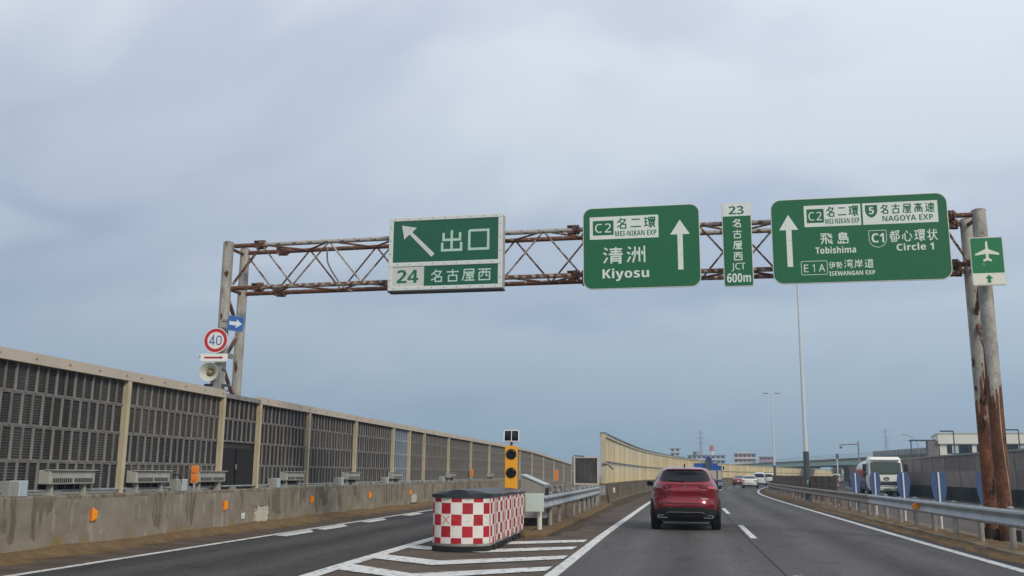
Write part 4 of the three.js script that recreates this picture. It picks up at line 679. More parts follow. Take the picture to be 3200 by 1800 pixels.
// exit sign: deep light box with two faces in a white bolted frame
{
  const x0 = 4.43, x1 = 7.31, y0 = 5.83, y1 = 7.68, w = (x1 - x0) * GK, h = (y1 - y0) * GK, cx = (x0 + x1) / 2, cy = (y0 + y1) / 2;
  const t = thing('exit_sign', 'green exit sign box with a white bolted frame and a slanted arrow, number 24', 'road sign', gAt(cx, cy, 0.5), GR);
  const fm = paint(214, 220, 215, { roughness: 0.5 });
  mesh('box', [rbx(w, h, 0.32, 0.02, 0, 0, -0.17)], M.housing, t);
  const fy = (y0 + 0.6 - cy) * GK;   // the bar between the faces
  const bars = [[w, 0.1, 0, h / 2 - 0.05], [w, 0.1, 0, -h / 2 + 0.05], [w - 0.2, 0.11, 0, fy + 0.05], [0.11, h - 0.2, -w / 2 + 0.055, 0], [0.11, h - 0.2, w / 2 - 0.055, 0]];
  for (const [a, b, x, y] of bars) { const o = mesh('frame_bar', [rbx(a, b, 0.05, 0.012, x, y, 0.0)], fm, t); const n = Math.round(Math.max(a, b) / 0.32); for (let i = 0; i < n; i++) { const q = ((i + 0.5) / n - 0.5) * Math.max(a, b); mesh('bolt', rod([x + (a > b ? q : 0), y + (a > b ? 0 : q), 0.02], [x + (a > b ? q : 0), y + (a > b ? 0 : q), 0.036], 0.014, 6), M.galvDull, o); } }
  const face = (name, wy0, wy1, draw, k) => { const hh = wy1 - wy0, ww = w - 0.2, f = canvasTex(1024, Math.round(1024 * hh / ww), (c, W, H) => { c.fillStyle = '#145c43'; c.fillRect(0, 0, W, H); draw(c, W, H); weather(c, W, H, k); }); const g = new THREE.PlaneGeometry(ww, hh); g.translate(0, (wy0 + wy1) / 2, 0.006); mesh(name, g, std({ map: f, roughness: 0.3 }), t, true); };
  face('upper_face', fy + 0.1, h / 2 - 0.09, (c, W, H) => {
    const X = (v) => (v - 155) / 1745 * W, Y = (v, x) => { const tp = 178 - (x - 155) * 0.062, b = 888 - (x - 155) * 0.05; return (v - tp) / (b - tp) * H; };
    c.fillStyle = '#cfd3cf'; c.beginPath(); [[300, 245], [552, 280], [475, 355], [858, 715], [805, 770], [430, 395], [345, 485]].forEach(([x, y], i) => (i ? c.lineTo(X(x), Y(y, x)) : c.moveTo(X(x), Y(y, x)))); c.fill();
    kanji(c, '出', X(930), Y(298, 1130), X(1340) - X(930), H * 0.53, 23, '#b9d3c4'); kanji(c, '口', X(1385), Y(255, 1580), X(1770) - X(1385), H * 0.56, 23, '#b9d3c4');
  }, 640);
  face('lower_face', -h / 2 + 0.09, fy - 0.005, (c, W, H) => {
    c.fillStyle = '#c9cdc6'; c.fillRect(0, 0, W * 0.307, H); word(c, '24', W * 0.045, H * 0.15, W * 0.21, H * 0.66, '#146a47', true);
    ['名', '古', '屋', '西'].forEach((k, i) => kanji(c, k, W * (0.365 + i * 0.148), H * 0.17, W * 0.128, H * 0.64, 12, '#c3d9cb'));
  }, 650);
  mesh('hood', [bx(w + 0.02, 0.03, 0.36, 0, -h / 2 - 0.012, -0.17)], M.lampDark, t); mesh('drain_cap', [rod([1.0, -h / 2 - 0.06, -0.1], [1.0, -h / 2, -0.1], 0.08, 12)], M.lampDark, t);
  for (const q of [-0.9, 0.9]) for (const yy of [7.28, 6.15]) mesh('clamp', bx(0.1, 0.16, 0.16, q, yy - cy, -0.4), M.galvDull, t);
}
// ---------------------------------------------------------------- small signs and horn on the left leg
{
  const t = thing('speed_limit_sign', 'round 40 speed limit sign with a red ring on the left gantry leg', 'road sign', gAt(-0.15, 4.71, 0.4), -0.1);
  mesh('disc', [rod([0, 0, -0.015], [0, 0, 0], 0.335, 48)], M.white, t);
  const f = canvasTex(512, 512, (c) => { c.fillStyle = '#e6e4de'; c.fillRect(0, 0, 512, 512); c.strokeStyle = '#c02a35'; c.lineWidth = 68; c.beginPath(); c.arc(256, 256, 208, 0, 7); c.stroke(); c.strokeStyle = '#1f5fa8'; c.lineWidth = 24; c.lineJoin = 'miter'; c.beginPath(); c.moveTo(205, 352); c.lineTo(205, 160); c.lineTo(132, 302); c.lineTo(246, 302); c.stroke(); rr(c, 278, 170, 92, 172, 44); c.stroke(); });
  const g = new THREE.CircleGeometry(0.328, 48); mesh('face', g.translate(0, 0, 0.003), std({ map: f, roughness: 0.4 }), t, true);
  mesh('bracket', [bx(0.3, 0.05, 0.26, 0.05, -0.1, -0.14), bx(0.3, 0.05, 0.26, 0.05, 0.12, -0.14)], M.railRust, t);
  const a = thing('arrow_plate', 'white plate with a red arrow pointing right under the 40 sign', 'road sign', gAt(-0.17, 4.27, 0.4), -0.1);
  const fa = canvasTex(512, 144, (c) => { c.fillStyle = '#ecebe4'; c.fillRect(0, 0, 512, 144); c.fillStyle = '#b0242c'; c.beginPath(); [[70, 54], [380, 54], [380, 40], [440, 72], [380, 104], [380, 90], [70, 90]].forEach(([x, y], i) => (i ? c.lineTo(x, y) : c.moveTo(x, y))); c.fill(); });
  mesh('plate', [ext(rrShape(0.73, 0.205, 0.03), 0.014, 0.003).translate(0, 0, -0.02)], M.white, a); mesh('face', faceGeo(0.72, 0.195, 0.027).translate(0, 0, 0.002), std({ map: fa, roughness: 0.4 }), a, true);
  mesh('bracket', [bx(0.9, 0.05, 0.03, 0.04, 0.03, -0.04), bx(0.06, 0.12, 0.3, 0.36, 0.06, -0.18)], M.galvDull, a);
  const b = thing('one_way_sign', 'blue sign with a white arrow pointing right between the left gantry legs', 'road sign', gAt(0.34, 5.14, 0.35), 0.28);
  const fb = canvasTex(256, 256, (c) => { c.fillStyle = '#1f5ea6'; c.fillRect(0, 0, 256, 256); c.strokeStyle = '#5d8fc2'; c.lineWidth = 5; c.strokeRect(6, 6, 244, 244); c.fillStyle = '#d3dde2'; c.beginPath(); [[30, 96], [140, 96], [140, 50], [232, 128], [140, 206], [140, 160], [30, 160]].forEach(([x, y], i) => (i ? c.lineTo(x, y) : c.moveTo(x, y))); c.fill(); });
  mesh('plate', [bx(0.42, 0.4, 0.016, 0, 0, -0.012)], M.galvDull, b); mesh('face', new THREE.PlaneGeometry(0.41, 0.39), std({ map: fb, roughness: 0.4 }), b, true); mesh('bracket', [bx(0.36, 0.05, 0.2, -0.16, 0.05, -0.12)], M.railRust, b);
  b.rotation.z = -0.09;
  const h = thing('horn_loudspeaker', 'pale grey horn loudspeaker on the left gantry leg above the noise wall', 'loudspeaker', gAt(-0.28, 3.9, 0.32), 0.05);
  mesh('horn', lathe([[0.09, -0.16], [0.1, -0.05], [0.14, 0.04], [0.2, 0.12], [0.245, 0.17], [0.25, 0.18], [0.24, 0.175], [0.19, 0.115], [0.12, 0.03], [0.085, -0.05], [0.08, -0.15]], 32).rotateX(Math.PI / 2), paint(196, 198, 188, { roughness: 0.5 }), h);
  mesh('driver_cone', lathe([[0, 0.1], [0.05, 0.08], [0.075, 0.02], [0.085, -0.08]], 20).rotateX(Math.PI / 2), paint(140, 124, 96), h); mesh('back_case', [rod([0, 0, -0.34], [0, 0, -0.15], 0.1, 18)], M.galvDull, h);
  mesh('yoke', [bx(0.06, 0.2, 0.1, 0.02, -0.2, -0.15), bx(0.62, 0.06, 0.16, 0.16, -0.32, -0.12), bx(0.5, 0.05, 0.16, 0.2, -0.46, -0.12)], M.lampDark, h); mesh('cable', tube([[0.1, 0.1, -0.2], [0.22, 0.05, -0.05], [0.24, -0.1, -0.05], [0.16, -0.3, -0.1]], 0.012), M.black, h);
  const e = thing('leg_cabinet', 'slim grey control box strapped to the left gantry leg behind the horn', 'cabinet', gAt(-0.16, 3.55, 0.12), GR); mesh('case', [rbx(0.3, 0.95, 0.16, 0.015, 0, 0.15, 0.06)], M.box, e); mesh('strap', [bx(0.34, 0.04, 0.2, 0, 0.45, 0.03)], M.lampDark, e); mesh('strap', [bx(0.34, 0.04, 0.2, 0, -0.1, 0.03)], M.lampDark, e);
}
// ---------------------------------------------------------------- tall lamp posts on the median
function lampPost(d, off, H, label) {
  const t = thing('lamp_post', label, 'lamp post', main.at(md(d), off, 0.08), main.turn(md(d)) + 0.12);
  mesh('shaft', [rod([0, 2.6, 0], [0, H, 0], 0.125, 18, 0.055)], M.lamp, t); mesh('sleeve', [rod([0, 0, 0], [0, 2.65, 0], 0.16, 18, 0.15)], M.lampDark, t); mesh('base', [rod([0, 0, 0], [0, 0.12, 0], 0.26, 12)], M.galvDull, t); mesh('door', [bx(0.11, 0.3, 0.02, -0.02, 1.0, 0.155)], M.box, t);
  for (const s of [-1, 1]) { mesh('arm', [rod([0, H - 0.03, 0], [s * 0.5, H + 0.03, 0], 0.03, 8)], M.lamp, t); const l = mesh('lamp_head', [rbx(0.66, 0.1, 0.28, 0.045, s * 0.75, H + 0.06, 0)], M.galvDull, t); mesh('lens', [rbx(0.5, 0.02, 0.22, 0.008, s * 0.78, H + 0.005, 0)], M.offWhite, l); }
}
lampPost(52.8, 8.25, 12.1, 'nearest tall double-armed lamp post on the median, under the Tobishima sign');
lampPost(126, 8.3, 11.8, 'farther tall lamp post on the median above the white cars');

// ---------------------------------------------------------------- vehicles: shells lofted from level rings [y, half width, rear z, front z, squareness]; +z is the end that faces the camera
function shell(levels) {
  const lev = (y) => { let i = 0; while (i + 2 < levels.length && y > levels[i + 1][0]) i++; const a = levels[i], b = levels[i + 1], k = clamp((y - a[0]) / (b[0] - a[0])); return [0, 1, 2, 3, 4].map((q) => mix(a[q], b[q], k)); };
  const ringAt = (l, N) => { const [y, hw, zr, zf, n] = l, zc = (zr + zf) / 2, hl = (zr - zf) / 2, o = []; for (let i = 0; i < N; i++) { const a = i / N * Math.PI * 2, c = Math.cos(a), s = Math.sin(a); o.push([hw * Math.sign(c) * Math.abs(c) ** (2 / n), y, zc + hl * Math.sign(s) * Math.abs(s) ** (2 / n)]); } return o; };
  const N = 64, ys = []; for (let i = 0; i + 1 < levels.length; i++) { const n = Math.max(1, Math.round((levels[i + 1][0] - levels[i][0]) / 0.06)); for (let k = 0; k < n; k++) ys.push(mix(levels[i][0], levels[i + 1][0], k / n)); } ys.push(levels.at(-1)[0]);
  const R = ys.map((y) => ringAt(lev(y), N)), pos = [], idx = [];
  for (const r of R) for (const p of r) pos.push(...p);
  for (let j = 0; j + 1 < R.length; j++) for (let i = 0; i < N; i++) { const a = j * N + i, b = j * N + (i + 1) % N; idx.push(a, a + N, b, b, a + N, b + N); }
  for (const j of [0, R.length - 1]) { const l = lev(ys[j]), c = pos.length / 3; pos.push(0, ys[j] + (j ? 0.012 : 0), (l[2] + l[3]) / 2); for (let i = 0; i < N; i++) { const a = j * N + i, b = j * N + (i + 1) % N; j ? idx.push(c, b, a) : idx.push(c, a, b); } }
  const g = new THREE.BufferGeometry(); g.setAttribute('position', new THREE.Float32BufferAttribute(pos, 3)); g.setIndex(idx); g.computeVertexNormals();
  const rear = (x, y) => { const [, hw, zr, zf, n] = lev(y), q = Math.min(0.9995, Math.abs(x) / hw); return (zr + zf) / 2 + (zr - zf) / 2 * (1 - q ** n) ** (1 / n); };
  const side = (z, y) => { const [, hw, zr, zf, n] = lev(y), q = Math.min(0.9995, Math.abs((z - (zr + zf) / 2) / ((zr - zf) / 2))); return hw * (1 - q ** n) ** (1 / n); };
  const grid = (cols, P, off, rows = 5) => {   // a thin raised piece on the shell, cols = [a, low, high]
    const C = []; for (let i = 0; i + 1 < cols.length; i++) { const n = Math.max(1, Math.round(Math.abs(cols[i + 1][0] - cols[i][0]) / 0.06)); for (let k = 0; k < n; k++) C.push([0, 1, 2].map((q) => mix(cols[i][q], cols[i + 1][q], k / n))); } C.push(cols.at(-1));
    const p = [], T = (i, j, o) => P(C[i][0], mix(C[i][1], C[i][2], j / rows), o);
    for (let i = 0; i + 1 < C.length; i++) for (let j = 0; j < rows; j++) { const a = T(i, j, off), b = T(i + 1, j, off), c = T(i + 1, j + 1, off), d = T(i, j + 1, off); p.push(...a, ...b, ...c, ...a, ...c, ...d); }
    for (let i = 0; i + 1 < C.length; i++) for (const j of [0, rows]) { const a = T(i, j, off), b = T(i + 1, j, off), c = T(i + 1, j, -0.01), d = T(i, j, -0.01); p.push(...a, ...b, ...c, ...a, ...c, ...d); }
    for (const i of [0, C.length - 1]) for (let j = 0; j < rows; j++) { const a = T(i, j, off), b = T(i, j + 1, off), c = T(i, j + 1, -0.01), d = T(i, j, -0.01); p.push(...a, ...b, ...c, ...a, ...c, ...d); }
    const q = new THREE.BufferGeometry(); q.setAttribute('position', new THREE.Float32BufferAttribute(p, 3)); q.computeVertexNormals(); return toCreasedNormals(uvm(q), 0.5);
  };
  return { geo: g, rear, side, lev, onRear: (cols, off) => grid(cols, (x, y, o) => [x, y, rear(x, y) + o], off), onSide: (sg, cols, off) => grid(cols, (z, y, o) => [sg * (side(z, y) + o), y, z], off) };
}
const mir = (cols) => cols.slice().reverse().map(([x, a, b]) => [-x, a, b]);
const both = (cols) => [...mir(cols), ...(cols[0][0] === 0 ? cols.slice(1) : cols)];
function wheels(t, hw, r, zs, w = 0.23) {
  for (const z of zs) for (const s of [-1, 1]) {
    const x = s * (hw - w / 2 + 0.006), o = mesh('wheel', lathe([[r * 0.62, -w / 2], [r * 0.93, -w / 2], [r, -w / 2 + 0.04], [r, w / 2 - 0.04], [r * 0.93, w / 2], [r * 0.62, w / 2], [r * 0.62, -w / 2]], 28).rotateZ(Math.PI / 2).translate(x, r, z), M.tyre, t);
    mesh('rim', [rod([x - w * 0.4, r, z], [x + w * 0.4, r, z], r * 0.62, 20)], M.rim, o);
    mesh('wheel_arch', [new THREE.TorusGeometry(r + 0.05, 0.05, 8, 22, Math.PI).rotateY(Math.PI / 2).translate(s * (hw - 0.035), r, z)], M.trim, t);
  }
}
const carPaint = (r, g, b, o = {}) => phys({ color: rgb(r, g, b), roughness: 0.38, metalness: 0.15, clearcoat: 1, clearcoatRoughness: 0.06, ...o });
M.tail = phys({ color: rgb(130, 12, 22), roughness: 0.2, clearcoat: 1 });
M.tailBright = phys({ color: rgb(205, 24, 40), roughness: 0.2, clearcoat: 1 });
M.tailDark = phys({ color: rgb(52, 8, 14), roughness: 0.15, clearcoat: 1 });
const RED = carPaint(136, 16, 34, { roughness: 0.3, metalness: 0.35 });
// the red SUV ahead
{
  const s = md(28.35), t = thing('suv', 'red SUV with dark tinted rear window driving ahead in the left lane', 'car', main.at(s, 1.98, 0), main.turn(s));
  const B = shell([[0.27, 0.8, 2.05, -2.1, 5], [0.35, 0.89, 2.2, -2.26, 5], [0.5, 0.92, 2.29, -2.33, 4.6], [0.68, 0.94, 2.32, -2.33, 4.2], [0.78, 0.94, 2.28, -2.28, 4.2], [0.9, 0.935, 2.26, -2.2, 4.2], [1.02, 0.915, 2.28, -2.05, 4.4], [1.1, 0.89, 2.27, -1.45, 4.4], [1.18, 0.865, 2.22, -1.1, 4.6], [1.26, 0.82, 2.14, -0.92, 5], [1.38, 0.77, 2.0, -0.65, 5], [1.5, 0.71, 1.86, -0.36, 5], [1.57, 0.67, 1.84, -0.15, 4.2], [1.61, 0.63, 1.84, 0.0, 3.6], [1.64, 0.56, 1.74, 0.1, 3.2], [1.66, 0.44, 1.55, 0.25, 3], [1.672, 0.28, 1.3, 0.4, 2.6]]);
  mesh('body', B.geo, RED, t);
  const W = mesh('rear_window', B.onRear(both([[0, 1.275, 1.6], [0.3, 1.278, 1.595], [0.5, 1.285, 1.575], [0.565, 1.29, 1.54], [0.615, 1.3, 1.46], [0.665, 1.315, 1.36]]), 0.014), M.glassDark, t);
  mesh('wiper', [rod([-0.02, 1.295, B.rear(0, 1.29) + 0.03], [-0.42, 1.31, B.rear(-0.42, 1.31) + 0.03], 0.014, 6)], M.black, W);
  mesh('spoiler', B.onRear(both([[0, 1.6, 1.64], [0.3, 1.598, 1.638], [0.5, 1.59, 1.625]]), 0.09), RED, t);
  mesh('painted_spoiler_shade', B.onRear(both([[0, 1.515, 1.602], [0.4, 1.515, 1.59], [0.55, 1.5, 1.55]]), 0.018), M.black, W);  // black strip: shade and reflection of the spoiler, painted onto the glass
  for (const sg of [-1, 1]) {
    const f = (c) => (sg > 0 ? c : mir(c)), lm = sg > 0 ? M.tailBright : M.tail;
    const L = mesh('tail_light', B.onRear(f([[0.36, 1.135, 1.15], [0.46, 1.105, 1.16], [0.62, 1.085, 1.175], [0.8, 1.06, 1.19], [0.875, 1.06, 1.175]]), 0.022), M.tailDark, t);
    mesh('lens', B.onRear(f([[0.6, 1.105, 1.155], [0.78, 1.075, 1.165], [0.86, 1.075, 1.15]]), 0.03), lm, L);
    mesh('lens', B.onRear(f([[0.42, 1.125, 1.142], [0.56, 1.115, 1.14]]), 0.03), M.tail, L);
    mesh('painted_crease_shade', B.onRear(f([[0.36, 1.02, 1.075], [0.42, 0.93, 1.07], [0.5, 0.86, 0.99], [0.56, 0.83, 0.87]]), 0.016), carPaint(96, 14, 28), t);  // darker red strips: shading of the tailgate creases put into the colour
    mesh('side_window', B.onSide(sg, [[-0.75, 1.2, 1.24], [-0.35, 1.2, 1.46], [0.1, 1.2, 1.54], [0.9, 1.22, 1.55], [1.4, 1.26, 1.5], [1.62, 1.34, 1.4]], 0.01), M.glassDark, t);
    mesh('reflector', B.onRear(f([[0.66, 0.655, 0.685], [0.84, 0.66, 0.69]]), 0.03), M.tail, t);
    const ex = mesh('exhaust_trim', [ext((() => { const q = rrShape(0.26, 0.085, 0.03), h = new THREE.Path(rrShape(0.2, 0.05, 0.02).getPoints(6)); q.holes.push(h); return q; })(), 0.03).translate(sg * 0.6, 0.37, B.rear(0.6, 0.37) + 0.02)], M.chrome, t);
    mesh('pipe_mouth', [bx(0.21, 0.055, 0.01, sg * 0.6, 0.37, B.rear(0.6, 0.37) + 0.022)], M.black, ex);
    const mr = mesh('mirror', [rbx(0.21, 0.15, 0.14, 0.06, sg * 1.03, 1.2, -0.72), rod([sg * 0.85, 1.12, -0.72], [sg * 0.98, 1.17, -0.72], 0.03, 8)], sg < 0 ? M.black : M.trim, t);
    mesh('mirror_glass', [rbx(0.17, 0.11, 0.012, 0.005, sg * 1.03, 1.2, -0.645)], sg > 0 ? M.chrome : M.glassDark, mr);
  }
  mesh('tailgate_panel', B.onRear(both([[0, 0.72, 1.03], [0.3, 0.72, 1.03], [0.36, 0.725, 0.95], [0.5, 0.735, 0.85], [0.66, 0.75, 0.8]]), 0.022), RED, t);
  mesh('tailgate_seam', B.onRear(both([[0, 0.695, 0.705], [0.68, 0.71, 0.72]]), 0.012), M.black, t);
  mesh('garnish', B.onRear(both([[0, 1.2, 1.225], [0.5, 1.2, 1.225]]), 0.03), RED, t);
  mesh('bumper', B.onRear(both([[0, 0.29, 0.62], [0.55, 0.29, 0.61], [0.75, 0.3, 0.56], [0.9, 0.34, 0.5]]), 0.014), M.trim, t);
  mesh('diffuser', B.onRear(both([[0, 0.28, 0.46], [0.38, 0.28, 0.46], [0.44, 0.3, 0.42]]), 0.03), M.black, t);
  mesh('bumper_strip', B.onRear(both([[0, 0.475, 0.495], [0.42, 0.475, 0.495], [0.5, 0.44, 0.46]]), 0.036), M.galvDull, t);
  { const z = B.rear(0, 1.13) + 0.02, e = mesh('emblem', [bx(0.014, 0.085, 0.012, -0.026, 1.14, z, 0, 0, -0.5), bx(0.014, 0.085, 0.012, 0.026, 1.14, z, 0, 0, 0.5)], M.chrome, t); e.userData.label = 'small chrome emblem'; }
  { const z = B.rear(0.52, 0.83) + 0.024; const bd = []; for (let i = 0; i < 5; i++) bd.push(bx(0.022, 0.035, 0.008, 0.44 + i * 0.035, 0.835 - (i % 2) * 0.004, B.rear(0.44 + i * 0.035, 0.83) + 0.026)); mesh('badge', bd, M.offWhite, t); }
  mesh('antenna_fin', [ext(new THREE.Shape([[0, 0], [0.2, 0], [0.03, 0.085]].map((p) => new THREE.Vector2(...p))), 0.03, 0.004).rotateY(Math.PI / 2).translate(-0.015, 1.66, 1.5)], M.trim, t);
  wheels(t, 0.925, 0.37, [1.35, -1.4], 0.25); mesh('underbody', [bx(1.3, 0.12, 4.0, 0, 0.28, 0)], M.black, t); mesh('axle_beam', [rod([-0.7, 0.3, 1.4], [0.7, 0.3, 1.4], 0.05)], M.galvDull, t);
}
// simple cars farther on, same builder with their own outlines
function car(d, off, kind, paintM, label, turnAdd = 0) {
  const K = { sedan: { lv: [[0.2, 0.76, 2.1, -2.15, 5], [0.32, 0.88, 2.3, -2.32, 4.6], [0.55, 0.9, 2.36, -2.36, 4.4], [0.75, 0.905, 2.34, -2.3, 4.4], [0.95, 0.87, 2.28, -1.5, 4.4], [1.02, 0.83, 1.95, -1.2, 4.6], [1.15, 0.74, 1.55, -0.85, 4.6], [1.35, 0.6, 1.0, -0.3, 4.4], [1.43, 0.5, 0.75, 0, 4]], win: [[0, 1.05, 1.37], [0.4, 1.05, 1.365], [0.56, 1.055, 1.34], [0.68, 1.06, 1.12]], tl: [[0.5, 0.83, 0.88], [0.7, 0.79, 0.9], [0.86, 0.8, 0.88]], bump: 0.36, r: 0.33, plate: 0.62, sw: [[-1.0, 1.03, 1.06], [-0.4, 1.03, 1.33], [0.6, 1.03, 1.36], [1.3, 1.03, 1.12]] },
    van: { lv: [[0.2, 0.78, 2.1, -2.1, 6], [0.34, 0.86, 2.2, -2.22, 6], [0.6, 0.875, 2.22, -2.25, 6], [0.95, 0.87, 2.2, -2.15, 6], [1.1, 0.85, 2.17, -1.6, 6], [1.5, 0.78, 2.1, -1.1, 6], [1.75, 0.72, 2.0, -0.75, 5.5], [1.86, 0.6, 1.8, -0.4, 5]], win: [[0, 1.16, 1.68], [0.45, 1.16, 1.67], [0.6, 1.17, 1.63], [0.68, 1.19, 1.3]], tl: [[0.7, 0.75, 1.3], [0.84, 0.75, 1.28]], bump: 0.4, r: 0.32, plate: 0.85, sw: [[-1.2, 1.14, 1.2], [-0.8, 1.14, 1.6], [1.6, 1.15, 1.64], [1.9, 1.18, 1.5]] } }[kind];
  const s = md(d), t = thing('car', label, 'car', main.at(s, off, 0), main.turn(s) + turnAdd), B = shell(K.lv);
  mesh('body', B.geo, paintM, t); mesh('rear_window', B.onRear(both(K.win), 0.012), M.glassDark, t);
  for (const sg of [-1, 1]) { mesh('tail_light', B.onRear(sg > 0 ? K.tl : mir(K.tl), 0.02), M.tail, t); mesh('side_window', B.onSide(sg, K.sw, 0.01), M.glassDark, t); mesh('mirror', [rbx(0.2, 0.14, 0.12, 0.04, sg * (K.lv[3][1] + 0.08), 1.05, -0.75)], paintM, t); }
  mesh('bumper', B.onRear(both([[0, 0.22, K.bump], [0.6, 0.23, K.bump - 0.02], [0.84, 0.28, K.bump - 0.06]]), 0.014), M.trim, t);
  mesh('number_plate', [bx(0.33, 0.165, 0.012, 0, K.plate, B.rear(0, K.plate) + 0.02)], M.offWhite, t);
  wheels(t, K.lv[3][1] - 0.01, K.r, [1.35, -1.4], 0.2); mesh('underbody', [bx(1.3, 0.1, 3.9, 0, 0.2, 0)], M.black, t);
  return t;
}
const WHITE = carPaint(214, 214, 206, { metalness: 0 }), WHITE2 = carPaint(204, 212, 216, { metalness: 0 }), WHITE3 = carPaint(218, 217, 210, { metalness: 0 });
car(115, 5.75, 'sedan', WHITE, 'white sedan in the right lane, nearest of the white cars');
car(140, 5.75, 'van', WHITE2, 'bluish white minivan just beyond the white sedan');
car(178, 4.7, 'van', WHITE3, 'white van farthest ahead in the right lane beside the dark screen');
car(141, 2.8, 'sedan', carPaint(150, 30, 26), 'small dark red car left of the white sedan');
car(204, 14.2, 'van', carPaint(196, 196, 188), 'small pale oncoming van left of the tanker in the opposite lanes');
// blue crane truck, mostly hidden behind the SUV
{
  const s = md(101), t = thing('crane_truck', 'blue flatbed truck with a small crane, half hidden behind the red SUV', 'truck', main.at(s, 2.15, 0), main.turn(s)), BL = paint(34, 84, 160, { roughness: 0.45 });
  mesh('cab', [rbx(2.3, 1.7, 1.9, 0.08, 0, 1.6, -3.2)], BL, t); mesh('cab_window', [rbx(1.3, 0.42, 0.02, 0.008, 0, 2.15, -2.245)], M.glassDark, t);
  mesh('bed', [bx(2.4, 0.14, 5.2, 0, 1.0, 0.6)], M.galvDull, t); for (const sg of [-1, 1]) { mesh('bed_side', [bx(0.05, 0.9, 5.2, sg * 1.2, 1.45, 0.6)], M.postBeige, t); mesh('stake', [bx(0.16, 1.4, 0.12, sg * 1.12, 1.75, 3.1)], BL, t); }
  mesh('tailgate', [bx(2.05, 0.85, 0.05, 0, 1.48, 3.2)], M.postBeige, t); mesh('guard_frame', [bx(2.36, 0.72, 0.1, 0, 2.26, 3.08)], BL, t);
  const c = mesh('crane_column', [bx(0.5, 1.3, 0.5, 0.1, 1.9, -1.8), rod([0.1, 2.3, -1.8], [0.1, 3.0, -1.8], 0.24, 12)], M.lampDark, t); mesh('crane_boom', [bx(0.32, 0.34, 3.2, 0.1, 3.05, -0.6), bx(0.5, 0.5, 0.4, 0.1, 3.0, 1.0)], paint(40, 52, 130), c); mesh('crane_hook', [bx(0.34, 0.9, 0.3, 0.12, 2.5, 3.2), bx(0.2, 0.8, 0.24, 0.32, 2.3, 3.22)], M.lampDark, c);
  wheels(t, 1.12, 0.44, [2.0, -2.8], 0.3); for (const sg of [-1, 1]) { mesh('tail_light', [bx(0.3, 0.12, 0.04, sg * 0.9, 0.82, 3.22)], M.tail, t); mesh('mirror', [rbx(0.16, 0.36, 0.1, 0.03, sg * 1.36, 2.2, -3.9)], M.black, t); }
}
